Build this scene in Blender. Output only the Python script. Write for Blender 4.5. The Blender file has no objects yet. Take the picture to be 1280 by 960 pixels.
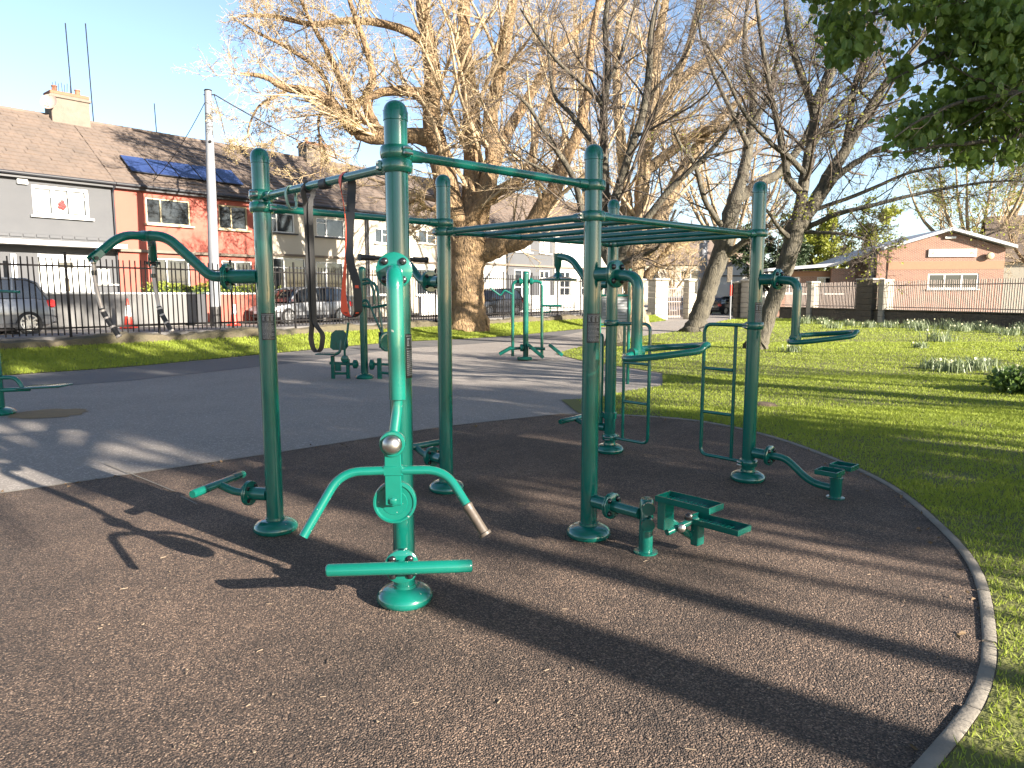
import bpy, math, random
import numpy as np
from mathutils import Matrix, Vector, Euler

S = bpy.context.scene
COL = S.collection
R = math.radians
RNG = np.random.default_rng(7)
random.seed(7)

# ------------------------------------------------------------------ camera, sky, sun, exposure
FPX, PITCH, EYE = 887.0, R(7.156), 1.6
cam = bpy.data.cameras.new('camera')
cam.sensor_width = 36.0
cam.lens = 36.0 * FPX / 1280.0
cam.clip_start, cam.clip_end = 0.05, 3000
cam_o = bpy.data.objects.new('camera', cam)
COL.objects.link(cam_o)
cam_o.location = (0, 0, EYE)
cam_o.rotation_euler = (math.pi / 2 - PITCH, 0, 0)
S.camera = cam_o

SUN_AZ, SUN_EL = 53.0, 18.2          # degrees from -Y towards +X; elevation
sdir = Vector((math.sin(R(SUN_AZ)) * math.cos(R(SUN_EL)), -math.cos(R(SUN_AZ)) * math.cos(R(SUN_EL)), math.sin(R(SUN_EL))))
W = bpy.data.worlds.new('World')
S.world = W
W.use_nodes = True
wn = W.node_tree
wn.nodes.clear()
sky = wn.nodes.new('ShaderNodeTexSky')
sky.sky_type = 'NISHITA'
sky.sun_disc = False
sky.sun_elevation = R(SUN_EL)
sky.sun_rotation = math.atan2(sdir.x, sdir.y)
sky.air_density, sky.dust_density, sky.ozone_density = .75, .5, .35
bg = wn.nodes.new('ShaderNodeBackground')
bg.inputs['Strength'].default_value = 0.068
wo = wn.nodes.new('ShaderNodeOutputWorld')
wn.links.new(sky.outputs[0], bg.inputs[0])
wn.links.new(bg.outputs[0], wo.inputs[0])
sl = bpy.data.lights.new('sun', 'SUN')
sl.energy = 5.0
sl.angle = R(0.5)
sl.color = (1.0, 0.90, 0.76)
so = bpy.data.objects.new('sun', sl)
COL.objects.link(so)
so.rotation_euler = sdir.to_track_quat('Z', 'Y').to_euler()
so.location = (20, -15, 30)
S.view_settings.view_transform = 'Standard'
S.view_settings.look = 'None'
S.view_settings.exposure = 2.25
S.view_settings.gamma = 1.0
S.cycles.max_bounces = 6
S.cycles.transparent_max_bounces = 6

# ------------------------------------------------------------------ helpers
_cp, _sp = math.cos(PITCH), math.sin(PITCH)


def at(px, py, Y):
    """point of the real place seen at photo pixel (px, py), Y metres ahead of the photographer"""
    a, b = (px - 640) / FPX, -(py - 480) / FPX
    d = np.array([a, _cp + b * _sp, -_sp + b * _cp])
    return np.array([0, 0, EYE]) + d * (Y / d[1])


def gnd(px, py, z=0.0):
    a, b = (px - 640) / FPX, -(py - 480) / FPX
    d = np.array([a, _cp + b * _sp, -_sp + b * _cp])
    return np.array([0, 0, EYE]) + d * ((z - EYE) / d[2])


def norm(v):
    v = np.asarray(v, float)
    return v / (np.linalg.norm(v) + 1e-12)


def spl(pts, k=6):
    """Catmull-Rom through the points (rows may carry a radius too)"""
    P = np.asarray(pts, float)
    P = np.vstack([2 * P[0] - P[1], P, 2 * P[-1] - P[-2]])
    out = []
    for i in range(1, len(P) - 2):
        for j in range(k):
            t = j / k
            a, b, c, d = P[i - 1], P[i], P[i + 1], P[i + 2]
            out.append(.5 * (2 * b + (c - a) * t + (2 * a - 5 * b + 4 * c - d) * t * t + (3 * b - a - 3 * c + d) * t ** 3))
    out.append(P[-2])
    return np.array(out)


def bend(pts, rad, k=6):
    """polyline with its corners rounded"""
    P = [np.asarray(p, float) for p in pts]
    out = [P[0]]
    for i in range(1, len(P) - 1):
        a, b, c = P[i - 1], P[i], P[i + 1]
        u, w = norm(a - b), norm(c - b)
        d = min(rad, .49 * np.linalg.norm(a - b), .49 * np.linalg.norm(c - b))
        p0, p1 = b + u * d, b + w * d
        for j in range(k + 1):
            t = j / k
            out.append((1 - t) ** 2 * p0 + 2 * t * (1 - t) * b + t * t * p1)
    out.append(P[-1])
    return np.array(out)


class MB:
    def __init__(s):
        s.v, s.f, s.m, s.n = [], [], [], 0
        s.mi = 0

    def add(s, V, F):
        V = np.asarray(V, float).reshape(-1, 3)
        s.v.append(V)
        for f in F:
            s.f.append([i + s.n for i in f])
            s.m.append(s.mi)
        s.n += len(V)
        return s

    def box(s, c, d, rot=None):
        x, y, z = d[0] / 2, d[1] / 2, d[2] / 2
        V = np.array([[-x, -y, -z], [x, -y, -z], [x, y, -z], [-x, y, -z], [-x, -y, z], [x, -y, z], [x, y, z], [-x, y, z]])
        if rot is not None:
            V = V @ np.array(rot).T
        return s.add(V + np.asarray(c, float), [(3, 2, 1, 0), (4, 5, 6, 7), (0, 1, 5, 4), (1, 2, 6, 5), (2, 3, 7, 6), (3, 0, 4, 7)])

    def rbox(s, c, d, b=.01, rot=None):
        """box with bevelled edges along all sides (chamfer)"""
        x, y, z = d[0] / 2, d[1] / 2, d[2] / 2
        b = min(b, x * .9, y * .9, z * .9)
        rings = []
        for zz, o in ((-z, b), (-z + b, 0), (z - b, 0), (z, b)):
            X, Y = x - o, y - o
            q = b
            rings.append([(X - q, -Y), (X, -Y + q), (X, Y - q), (X - q, Y), (-X + q, Y), (-X, Y - q), (-X, -Y + q), (-X + q, -Y)])
            rings[-1] = [(px, py, zz) for px, py in rings[-1]]
        V = np.array(rings).reshape(-1, 3)
        if rot is not None:
            V = V @ np.array(rot).T
        F = []
        for i in range(3):
            for j in range(8):
                F.append((i * 8 + j, i * 8 + (j + 1) % 8, i * 8 + 8 + (j + 1) % 8, i * 8 + 8 + j))
        F.append(tuple(range(7, -1, -1)))
        F.append(tuple(range(24, 32)))
        return s.add(V + np.asarray(c, float), F)

    def tube(s, path, r, n=12, caps=True, lump=0.0, rng=None):
        P = np.asarray(path, float)
        K = len(P)
        r = np.full(K, r) if np.isscalar(r) else np.asarray(r, float)
        T = np.gradient(P, axis=0)
        T /= np.linalg.norm(T, axis=1)[:, None] + 1e-12
        u = np.cross(T[0], [0, 0, 1.0])
        if np.linalg.norm(u) < .05:
            u = np.cross(T[0], [1.0, 0, 0])
        u = norm(u)
        a = np.arange(n) * 2 * math.pi / n
        V = []
        for i in range(K):
            u = norm(u - T[i] * (u @ T[i]))
            w = np.cross(T[i], u)
            rr = r[i]
            if lump and rng is not None:
                rr = rr * (1 + lump * (rng.random(n)[:, None] - .5) * 2)
            V.append(P[i] + rr * (np.cos(a)[:, None] * u + np.sin(a)[:, None] * w))
        F = []
        for i in range(K - 1):
            for j in range(n):
                F.append((i * n + j, i * n + (j + 1) % n, (i + 1) * n + (j + 1) % n, (i + 1) * n + j))
        if caps:
            F.append(tuple(range(n - 1, -1, -1)))
            F.append(tuple(range((K - 1) * n, K * n)))
        return s.add(np.vstack(V), F)

    def cyl(s, a, b, r, n=16, r2=None):
        return s.tube([a, b], [r, r if r2 is None else r2], n)

    def lathe(s, prof, o=(0, 0, 0), ax=(0, 0, 1), n=24):
        """prof: list of (radius, height along ax)"""
        ax = norm(ax)
        u = np.cross(ax, [1.0, 0, 0]) if abs(ax[0]) < .9 else np.cross(ax, [0, 1.0, 0])
        u = norm(u)
        w = np.cross(ax, u)
        a = np.arange(n) * 2 * math.pi / n
        V, F = [], []
        for r, h in prof:
            V.append(np.asarray(o, float) + ax * h + max(r, 1e-4) * (np.cos(a)[:, None] * u + np.sin(a)[:, None] * w))
        K = len(prof)
        for i in range(K - 1):
            for j in range(n):
                F.append((i * n + j, i * n + (j + 1) % n, (i + 1) * n + (j + 1) % n, (i + 1) * n + j))
        F.append(tuple(range(n - 1, -1, -1)))
        F.append(tuple(range((K - 1) * n, K * n)))
        return s.add(np.vstack(V), F)

    def prism(s, poly, h0, h1, fn=None):
        """extrude polygon (2-D) between h0 and h1; fn maps (x, y, h) to a point"""
        fn = fn or (lambda x, y, h: (x, y, h))
        n = len(poly)
        V = [fn(x, y, h0) for x, y in poly] + [fn(x, y, h1) for x, y in poly]
        F = [tuple(range(n - 1, -1, -1)), tuple(range(n, 2 * n))]
        F += [(i, (i + 1) % n, n + (i + 1) % n, n + i) for i in range(n)]
        return s.add(V, F)

    def build(s, name, mats, parent=None, ang=40, loc=None):
        me = bpy.data.meshes.new(name)
        V = np.vstack(s.v) if s.v else np.zeros((0, 3))
        me.from_pydata(V.tolist(), [], s.f)
        if not isinstance(mats, (list, tuple)):
            mats = [mats]
        for m in mats:
            me.materials.append(m)
        if len(mats) > 1:
            me.polygons.foreach_set('material_index', s.m)
        me.polygons.foreach_set('use_smooth', [True] * len(me.polygons))
        me.update()
        if ang < 180:
            me.set_sharp_from_angle(angle=R(ang))
        return link(name, me, parent, loc)


def link(name, me, parent=None, loc=None):
    o = bpy.data.objects.new(name, me)
    COL.objects.link(o)
    if parent is not None:
        o.parent = parent
    if loc is not None:
        o.location = loc
    return o


def np_mesh(name, V, F, mat, parent=None, smooth=True):
    """fast mesh from numpy: F is (N, 3) or (N, 4)"""
    me = bpy.data.meshes.new(name)
    V = np.asarray(V, np.float32)
    F = np.asarray(F, np.int32)
    n, k = F.shape
    me.vertices.add(len(V))
    me.vertices.foreach_set('co', V.ravel())
    me.loops.add(n * k)
    me.loops.foreach_set('vertex_index', F.ravel())
    me.polygons.add(n)
    me.polygons.foreach_set('loop_start', np.arange(0, n * k, k, dtype=np.int32))
    me.polygons.foreach_set('loop_total', np.full(n, k, np.int32))
    me.polygons.foreach_set('use_smooth', np.full(n, smooth))
    me.update(calc_edges=True)
    me.validate()
    me.materials.append(mat)
    return link(name, me, parent)


def tag(o, label=None, cat=None, group=None, kind=None):
    if label:
        o['label'] = label
    if cat:
        o['category'] = cat
    if group:
        o['group'] = group
    if kind:
        o['kind'] = kind
    return o


def thing(name, loc, rot, label, cat, group=None):
    o = bpy.data.objects.new(name, None)
    COL.objects.link(o)
    o.location = loc
    o.rotation_euler = (0, 0, rot)
    o.empty_display_size = .2
    return tag(o, label, cat, group)


def copy_obj(o, parent, loc=None, rot=None):
    c = o.copy()
    COL.objects.link(c)
    c.parent = parent
    if loc is not None:
        c.location = loc
    if rot is not None:
        c.rotation_euler = rot
    return c


# ------------------------------------------------------------------ materials
def mat(name, col, rough=.6, metal=0.0, var=None, bump=None, spec=.5, col2=None, coat=0.0, trans=0.0, speck=None, stretch=None):
    """var=(scale, amount[, detail]) noise towards col2; bump=(scale, strength, distance); speck=(scale, colour, threshold)"""
    m = bpy.data.materials.new(name)
    m.use_nodes = True
    t = m.node_tree
    b = t.nodes['Principled BSDF']
    b.inputs['Base Color'].default_value = (*col, 1)
    b.inputs['Roughness'].default_value = rough
    b.inputs['Metallic'].default_value = metal
    b.inputs['Specular IOR Level'].default_value = spec
    b.inputs['Coat Weight'].default_value = coat
    co = t.nodes.new('ShaderNodeTexCoord').outputs['Object']
    if stretch:
        mp = t.nodes.new('ShaderNodeMapping')
        mp.inputs['Scale'].default_value = stretch
        t.links.new(co, mp.inputs['Vector'])
        co = mp.outputs[0]
    last = None
    if var:
        nz = t.nodes.new('ShaderNodeTexNoise')
        nz.inputs['Scale'].default_value = var[0]
        nz.inputs['Detail'].default_value = var[2] if len(var) > 2 else 5
        nz.inputs['Roughness'].default_value = .65
        t.links.new(co, nz.inputs['Vector'])
        rp = t.nodes.new('ShaderNodeValToRGB')
        rp.color_ramp.elements[0].position = .5 - .5 * var[1]
        rp.color_ramp.elements[1].position = .5 + .5 * var[1]
        c2 = col2 or tuple(c * .6 for c in col)
        rp.color_ramp.elements[0].color = (*c2, 1)
        rp.color_ramp.elements[1].color = (*col, 1)
        t.links.new(nz.outputs['Fac'], rp.inputs[0])
        last = rp.outputs[0]
        t.links.new(last, b.inputs['Base Color'])
    if speck:
        vz = t.nodes.new('ShaderNodeTexVoronoi')
        vz.inputs['Scale'].default_value = speck[0]
        t.links.new(co, vz.inputs['Vector'])
        sp = t.nodes.new('ShaderNodeSeparateColor')
        t.links.new(vz.outputs['Color'], sp.inputs[0])
        mt = t.nodes.new('ShaderNodeMath')
        mt.operation = 'GREATER_THAN'
        mt.inputs[1].default_value = speck[2]
        t.links.new(sp.outputs[0], mt.inputs[0])
        mx = t.nodes.new('ShaderNodeMixRGB')
        mx.inputs['Color2'].default_value = (*speck[1], 1)
        if last is not None:
            t.links.new(last, mx.inputs['Color1'])
        else:
            mx.inputs['Color1'].default_value = (*col, 1)
        t.links.new(mt.outputs[0], mx.inputs['Fac'])
        t.links.new(mx.outputs[0], b.inputs['Base Color'])
        last = mx.outputs[0]
    if bump:
        nb = t.nodes.new('ShaderNodeTexNoise')
        nb.inputs['Scale'].default_value = bump[0]
        nb.inputs['Detail'].default_value = 6
        t.links.new(co, nb.inputs['Vector'])
        bp = t.nodes.new('ShaderNodeBump')
        bp.inputs['Strength'].default_value = bump[1]
        bp.inputs['Distance'].default_value = bump[2] if len(bump) > 2 else .01
        t.links.new(nb.outputs['Fac'], bp.inputs['Height'])
        t.links.new(bp.outputs[0], b.inputs['Normal'])
    if trans:
        tr = t.nodes.new('ShaderNodeBsdfTranslucent')
        tr.inputs['Color'].default_value = (*[min(1, c * 1.5) for c in col], 1)
        if last is not None:
            t.links.new(last, tr.inputs['Color'])
        ms = t.nodes.new('ShaderNodeMixShader')
        ms.inputs[0].default_value = trans
        t.links.new(b.outputs[0], ms.inputs[1])
        t.links.new(tr.outputs[0], ms.inputs[2])
        t.links.new(ms.outputs[0], t.nodes['Material Output'].inputs[0])
    return m


def rubber_mat():
    m = bpy.data.materials.new('rubber_crumb')
    m.use_nodes = True
    t = m.node_tree
    b = t.nodes['Principled BSDF']
    b.inputs['Roughness'].default_value = .8
    b.inputs['Specular IOR Level'].default_value = .35
    co = t.nodes.new('ShaderNodeTexCoord').outputs['Object']
    v = t.nodes.new('ShaderNodeTexVoronoi')
    v.inputs['Scale'].default_value = 175
    t.links.new(co, v.inputs['Vector'])
    sp = t.nodes.new('ShaderNodeSeparateColor')
    t.links.new(v.outputs['Color'], sp.inputs[0])
    rp = t.nodes.new('ShaderNodeValToRGB')
    e = rp.color_ramp.elements
    e[0].position, e[0].color = 0, (.026, .022, .021, 1)
    e[1].position, e[1].color = 1, (.30, .24, .19, 1)
    for p, c in ((.35, (.050, .040, .035, 1)), (.7, (.104, .079, .064, 1)), (.93, (.20, .150, .118, 1))):
        x = e.new(p)
        x.color = c
    t.links.new(sp.outputs[0], rp.inputs[0])
    n = t.nodes.new('ShaderNodeTexNoise')
    n.inputs['Scale'].default_value = .75
    n.inputs['Detail'].default_value = 9
    n.inputs['Roughness'].default_value = .7
    t.links.new(co, n.inputs['Vector'])
    r2 = t.nodes.new('ShaderNodeValToRGB')
    r2.color_ramp.elements[0].position, r2.color_ramp.elements[0].color = .32, (.50, .48, .48, 1)
    r2.color_ramp.elements[1].position, r2.color_ramp.elements[1].color = .66, (1.45, 1.30, 1.18, 1)
    t.links.new(n.outputs['Fac'], r2.inputs[0])
    mx = t.nodes.new('ShaderNodeMixRGB')
    mx.blend_type = 'MULTIPLY'
    mx.inputs[0].default_value = 1
    t.links.new(rp.outputs[0], mx.inputs[1])
    t.links.new(r2.outputs[0], mx.inputs[2])
    t.links.new(mx.outputs[0], b.inputs['Base Color'])
    v2 = t.nodes.new('ShaderNodeTexVoronoi')
    v2.inputs['Scale'].default_value = 130
    t.links.new(co, v2.inputs['Vector'])
    n2 = t.nodes.new('ShaderNodeTexNoise')
    n2.inputs['Scale'].default_value = 60
    n2.inputs['Detail'].default_value = 4
    t.links.new(co, n2.inputs['Vector'])
    ad = t.nodes.new('ShaderNodeMath')
    ad.operation = 'SUBTRACT'
    t.links.new(n2.outputs['Fac'], ad.inputs[0])
    t.links.new(v2.outputs['Distance'], ad.inputs[1])
    bp = t.nodes.new('ShaderNodeBump')
    bp.inputs['Strength'].default_value = 1.0
    bp.inputs['Distance'].default_value = .009
    t.links.new(ad.outputs[0], bp.inputs['Height'])
    t.links.new(bp.outputs[0], b.inputs['Normal'])
    return m


def brick_mat(name, c1, c2, mortar, scale):
    m = bpy.data.materials.new(name)
    m.use_nodes = True
    t = m.node_tree
    b = t.nodes['Principled BSDF']
    b.inputs['Roughness'].default_value = .85
    co = t.nodes.new('ShaderNodeTexCoord').outputs['Object']
    mp = t.nodes.new('ShaderNodeMapping')
    mp.inputs['Rotation'].default_value = (math.pi / 2, 0, 0)
    t.links.new(co, mp.inputs['Vector'])
    # use x+y along the wall, z up
    sx = t.nodes.new('ShaderNodeSeparateXYZ')
    t.links.new(co, sx.inputs[0])
    ad = t.nodes.new('ShaderNodeMath')
    t.links.new(sx.outputs[0], ad.inputs[0])
    t.links.new(sx.outputs[1], ad.inputs[1])
    cb = t.nodes.new('ShaderNodeCombineXYZ')
    t.links.new(ad.outputs[0], cb.inputs[0])
    t.links.new(sx.outputs[2], cb.inputs[1])
    br = t.nodes.new('ShaderNodeTexBrick')
    br.inputs['Color1'].default_value = (*c1, 1)
    br.inputs['Color2'].default_value = (*c2, 1)
    br.inputs['Mortar'].default_value = (*mortar, 1)
    br.inputs['Scale'].default_value = scale
    br.inputs['Mortar Size'].default_value = .012
    br.inputs['Brick Width'].default_value = .225
    br.inputs['Row Height'].default_value = .075
    t.links.new(cb.outputs[0], br.inputs['Vector'])
    t.links.new(br.outputs['Color'], b.inputs['Base Color'])
    bp = t.nodes.new('ShaderNodeBump')
    bp.inputs['Strength'].default_value = .4
    bp.inputs['Distance'].default_value = .01
    t.links.new(br.outputs['Fac'], bp.inputs['Height'])
    bp.invert = True
    t.links.new(bp.outputs[0], b.inputs['Normal'])
    return m


def glass_mat(name, col=(.02, .025, .03)):
    return mat(name, col, .04, spec=.9, bump=(1.5, .05, .02))


GREEN = mat('green_paint', (.003, .116, .087), .25, var=(9, .9), col2=(.002, .092, .070), spec=.5, coat=.6, bump=(220, .04, .002))
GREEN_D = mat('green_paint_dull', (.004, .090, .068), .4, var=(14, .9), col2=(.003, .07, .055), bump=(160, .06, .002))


def weather(m, amount=.5, chip=(.22, .24, .22)):
    """faded patches, small chips and uneven gloss on painted steel"""
    t = m.node_tree
    b = t.nodes['Principled BSDF']
    src = b.inputs['Base Color'].links[0].from_socket
    co = t.nodes.new('ShaderNodeTexCoord').outputs['Object']
    n1 = t.nodes.new('ShaderNodeTexNoise')
    n1.inputs['Scale'].default_value = 3.5
    n1.inputs['Detail'].default_value = 8
    n1.inputs['Roughness'].default_value = .75
    t.links.new(co, n1.inputs['Vector'])
    r1 = t.nodes.new('ShaderNodeMapRange')
    r1.inputs['From Min'].default_value, r1.inputs['From Max'].default_value = .48, .75
    r1.inputs['To Max'].default_value = amount * .55
    t.links.new(n1.outputs['Fac'], r1.inputs['Value'])
    mx = t.nodes.new('ShaderNodeMixRGB')
    mx.inputs['Color2'].default_value = (.012, .135, .110, 1)
    t.links.new(r1.outputs[0], mx.inputs['Fac'])
    t.links.new(src, mx.inputs['Color1'])
    n2 = t.nodes.new('ShaderNodeTexNoise')
    n2.inputs['Scale'].default_value = 38
    n2.inputs['Detail'].default_value = 3
    t.links.new(co, n2.inputs['Vector'])
    r2 = t.nodes.new('ShaderNodeMapRange')
    r2.inputs['From Min'].default_value, r2.inputs['From Max'].default_value = .735, .75
    t.links.new(n2.outputs['Fac'], r2.inputs['Value'])
    m2 = t.nodes.new('ShaderNodeMixRGB')
    m2.inputs['Color2'].default_value = (*chip, 1)
    t.links.new(r2.outputs[0], m2.inputs['Fac'])
    t.links.new(mx.outputs[0], m2.inputs['Color1'])
    t.links.new(m2.outputs[0], b.inputs['Base Color'])
    r3 = t.nodes.new('ShaderNodeMapRange')
    r3.inputs['To Min'].default_value, r3.inputs['To Max'].default_value = .09, .26
    t.links.new(n1.outputs['Fac'], r3.inputs['Value'])
    t.links.new(r3.outputs[0], b.inputs['Roughness'])


weather(GREEN, .32)
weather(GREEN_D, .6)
BOLT = mat('black_bolt_cap', (.012, .012, .014), .25, spec=.6)
STEEL = mat('worn_steel', (.55, .53, .50), .35, metal=1.0, var=(30, .6), col2=(.30, .27, .24))
PALE_STEEL = mat('worn_handle_metal', (.62, .57, .52), .45, metal=.3, var=(18, .8), col2=(.36, .30, .27))
GRIP = mat('grip_rubber', (.018, .018, .02), .6, bump=(80, .3, .003))
OLD_GRIP = mat('worn_grip', (.085, .066, .050), .5, var=(25, .8), col2=(.045, .036, .028), bump=(60, .3, .003))
BLACK = mat('black_metal', (.012, .012, .014), .45, var=(6, .8), col2=(.02, .018, .016))
BLACKPLATE = mat('black_plaque', (.010, .010, .013), .35)
PRINT = mat('white_print', (.45, .46, .47), .5, var=(120, .9), col2=(.12, .12, .13))
BAND = mat('black_band', (.014, .014, .017), .55, bump=(40, .1, .002))
ORANGE = mat('orange_band', (.75, .085, .025), .5, var=(12, .8), col2=(.62, .06, .02))
RUBBER = rubber_mat()
ASPHALT = mat('asphalt', (.255, .222, .196), .9, var=(.7, .6, 14), col2=(.175, .158, .145), bump=(110, 1.0, .010), speck=(75, (.33, .30, .27), .86))
ASPHALT_DK = mat('asphalt_dark', (.115, .110, .108), .85, var=(1.2, .8, 9), col2=(.085, .082, .083), bump=(140, .6, .006), speck=(110, (.17, .16, .15), .92))
EARTH = mat('bare_earth', (.12, .085, .055), .95, var=(3, .9, 9), col2=(.07, .05, .033), bump=(30, .8, .02))
LAWN = mat('lawn_soil', (.115, .135, .022), .95, var=(2.2, .9, 10), col2=(.095, .085, .030), bump=(25, 1.0, .03))
FIELD = mat('field', (.07, .085, .03), .95, var=(.2, .9, 8), col2=(.05, .06, .025))
GRASS = mat('grass_blades', (.33, .38, .052), .6, var=(.8, .8, 6), col2=(.20, .265, .038), trans=.40, spec=.3)
KERB = mat('kerb_concrete', (.25, .225, .19), .9, var=(5, .8, 9), col2=(.115, .10, .083), bump=(60, .6, .006))
STONE = mat('mossy_stone', (.115, .090, .062), .95, var=(1.6, .7, 10), col2=(.040, .042, .022), bump=(9, 1.0, .05))
STONE_DK = mat('rubble_stone', (.13, .108, .082), .95, var=(3.2, .8, 10), col2=(.055, .048, .038), bump=(8, 1.0, .05))
STONE_LT = mat('pale_stone', (.40, .37, .31), .9, var=(4, .8, 9), col2=(.28, .255, .21), bump=(25, .4, .01))
PAVE = mat('pavement_concrete', (.16, .155, .15), .9, var=(2, .8, 9), col2=(.11, .107, .105), bump=(60, .4, .005))
IRON = mat('railing_iron', (.008, .008, .010), .75, var=(3, .8), col2=(.012, .010, .009), spec=.2)
GALV = mat('railing_galvanised', (.42, .36, .32), .6, var=(5, .8), col2=(.28, .21, .18))
POLE = mat('pole_grey', (.25, .255, .27), .6, var=(1.8, .6, 9), col2=(.10, .108, .125), stretch=(1, 1, .35))
CABLE = mat('cable_black', (.02, .02, .022), .6)
TILE = mat('roof_tile', (.170, .125, .098), .9, var=(1.3, .7, 9), col2=(.082, .068, .060), bump=(40, .5, .01))
SOLAR = mat('solar_cell', (.030, .055, .15), .12, spec=.7, var=(1, .6), col2=(.022, .035, .11))
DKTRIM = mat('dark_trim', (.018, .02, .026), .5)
RENDER_GREY = mat('render_grey', (.082, .084, .090), .9, var=(1.2, .8, 9), col2=(.062, .065, .072), bump=(90, .5, .008))
RENDER_RED = mat('render_red', (.340, .095, .070), .9, var=(.9, .8, 9), col2=(.285, .078, .058), bump=(90, .4, .006))
RENDER_CREAM = mat('render_cream', (.46, .42, .35), .9, var=(.7, .9, 10), col2=(.38, .345, .28), bump=(70, .4, .006))
RENDER_WHITE = mat('render_white', (.58, .565, .53), .9, var=(.7, .9, 9), col2=(.48, .465, .43))
WHITE = mat('white_upvc', (.62, .62, .60), .35)
CREAMF = mat('cream_frame', (.42, .35, .22), .5)
GLASS = glass_mat('window_glass')
CURTAIN = mat('curtain', (.36, .355, .33), .9, var=(8, .8), col2=(.22, .22, .21), stretch=(6, 6, .3))
BRICK = brick_mat('red_brick', (.235, .098, .062), (.155, .062, .043), (.30, .25, .20), 1.0)
BAND_BRICK = mat('pale_brick_band', (.30, .165, .10), .85, var=(8, .8), col2=(.24, .13, .08))
CHIM = mat('chimney_render', (.20, .165, .13), .95, var=(2.5, .8, 9), col2=(.10, .082, .07), bump=(25, .6, .02))
TERRA = mat('terracotta', (.26, .115, .065), .85, var=(6, .8), col2=(.17, .075, .045))
LICHEN_ROOF = mat('membrane_roof', (.42, .43, .45), .6, var=(.6, .8), col2=(.32, .33, .35))
BARK_PLANE = mat('bark_plane', (.34, .225, .118), .95, var=(5.5, .4, 12), col2=(.115, .080, .050), bump=(14, 1.0, .16), stretch=(1, 1, .5))
BARK_LIGHT = mat('bark_light', (.36, .27, .165), .95, var=(4.5, .5, 12), col2=(.17, .125, .08), bump=(12, 1.0, .14), stretch=(1, 1, .45))
BARK_GREY = mat('bark_grey', (.125, .110, .080), .95, var=(9, .4, 12), col2=(.034, .031, .025), bump=(26, 1.0, .06), stretch=(1, 1, .28))
TWIG_TAN = mat('twig_tan', (.44, .34, .21), .9, var=(.5, .8), col2=(.25, .18, .115))
TWIG_DARK = mat('twig_dark', (.115, .088, .066), .9, var=(.6, .8), col2=(.050, .040, .034))
BUD = mat('bud_yellow', (.50, .42, .17), .7, var=(1, .9), col2=(.40, .28, .13), trans=.4)
LEAF_NEW = mat('leaf_new_green', (.30, .30, .035), .6, var=(.8, .9), col2=(.17, .21, .025), trans=.45)
LEAF_DARK = mat('leaf_dark_green', (.150, .215, .040), .42, var=(2.6, .7), col2=(.050, .110, .024), trans=.42, spec=.5)
LEAF_OVER = mat('leaf_overhang_green', (.23, .31, .055), .42, var=(2.6, .7), col2=(.085, .165, .036), trans=.45, spec=.5)
LEAF_BUSH = mat('leaf_bush', (.045, .075, .025), .6, var=(1.2, .9), col2=(.025, .045, .015), trans=.25)
HEDGE = mat('hedge_yellow_green', (.30, .33, .04), .6, var=(3, .9), col2=(.14, .20, .03), trans=.3)
DAFF_LEAF = mat('daffodil_leaf', (.25, .29, .17), .5, var=(4, .8), col2=(.13, .18, .08), trans=.3)
DAFF_FLOWER = mat('daffodil_petal', (.78, .74, .52), .6, trans=.3)
TYRE = mat('tyre', (.018, .018, .018), .8)
RIM = mat('alloy_rim', (.55, .55, .56), .3, metal=.8)
CARGLASS = glass_mat('car_glass', (.012, .016, .022))
RED_LAMP = mat('tail_lamp', (.45, .01, .015), .2)
CONE_RED = mat('cone_red', (.62, .05, .03), .5)
CONE_WHITE = mat('cone_white', (.75, .75, .72), .5)
LITTER = mat('litter_twig', (.30, .23, .16), .9, var=(30, .8), col2=(.16, .12, .085))
REDPOT = mat('red_ornament', (.55, .04, .04), .5)
DISH = mat('satellite_dish', (.27, .20, .17), .6, var=(6, .7), col2=(.33, .25, .22))
print('materials ok')

# ------------------------------------------------------------------ ground and surfaces
def sheet(name, pts, z, m, step=None):
    mb = MB()
    mb.add([(p[0], p[1], z) for p in pts], [tuple(range(len(pts)))])
    o = mb.build(name, m)
    # keep the face pointing up
    if o.data.polygons[0].normal.z < 0:
        o.data.flip_normals()
    return tag(o, kind='structure')


gx = np.linspace(-400, 400, 41)
mb = MB()
mb.add([(-700, -120, -.03), (700, -120, -.03), (700, 900, -.03), (-700, 900, -.03)], [(0, 1, 2, 3)])
tag(mb.build('ground', FIELD), kind='structure')

# asphalt apron and the path that leads from it to the gate
asp = [(-40, -12), (10, -12), (10, 30), (19, 62), (10.6, 62), (8.6, 43.5), (7.0, 39.5), (3.1, 33.2), (0, 28.0), (-2.3, 25.5), (-4.0, 24.2), (-6.72, 19.2), (-8.48, 15.95), (-10.2, 14.0), (-13.5, 10.4), (-18, 5), (-40, -2)]
sheet('asphalt_apron', asp, 0.0, ASPHALT)
# the band of darker, newer asphalt along the grass verge
sheet('asphalt_strip', [(-13.3, 10.4), (-10.05, 13.85), (-8.38, 15.8), (-6.62, 19.0), (-4.0, 24.0), (-2.3, 25.3), (0, 27.8), (3.05, 33.0), (3.6, 32.6), (1.3, 26.3), (-1.3, 23.3),
                        (-3.4, 21.2), (-5.2, 16.7), (-7.1, 13.3), (-9.8, 10.6), (-12, 8.6)], .004, ASPHALT_DK)
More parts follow.
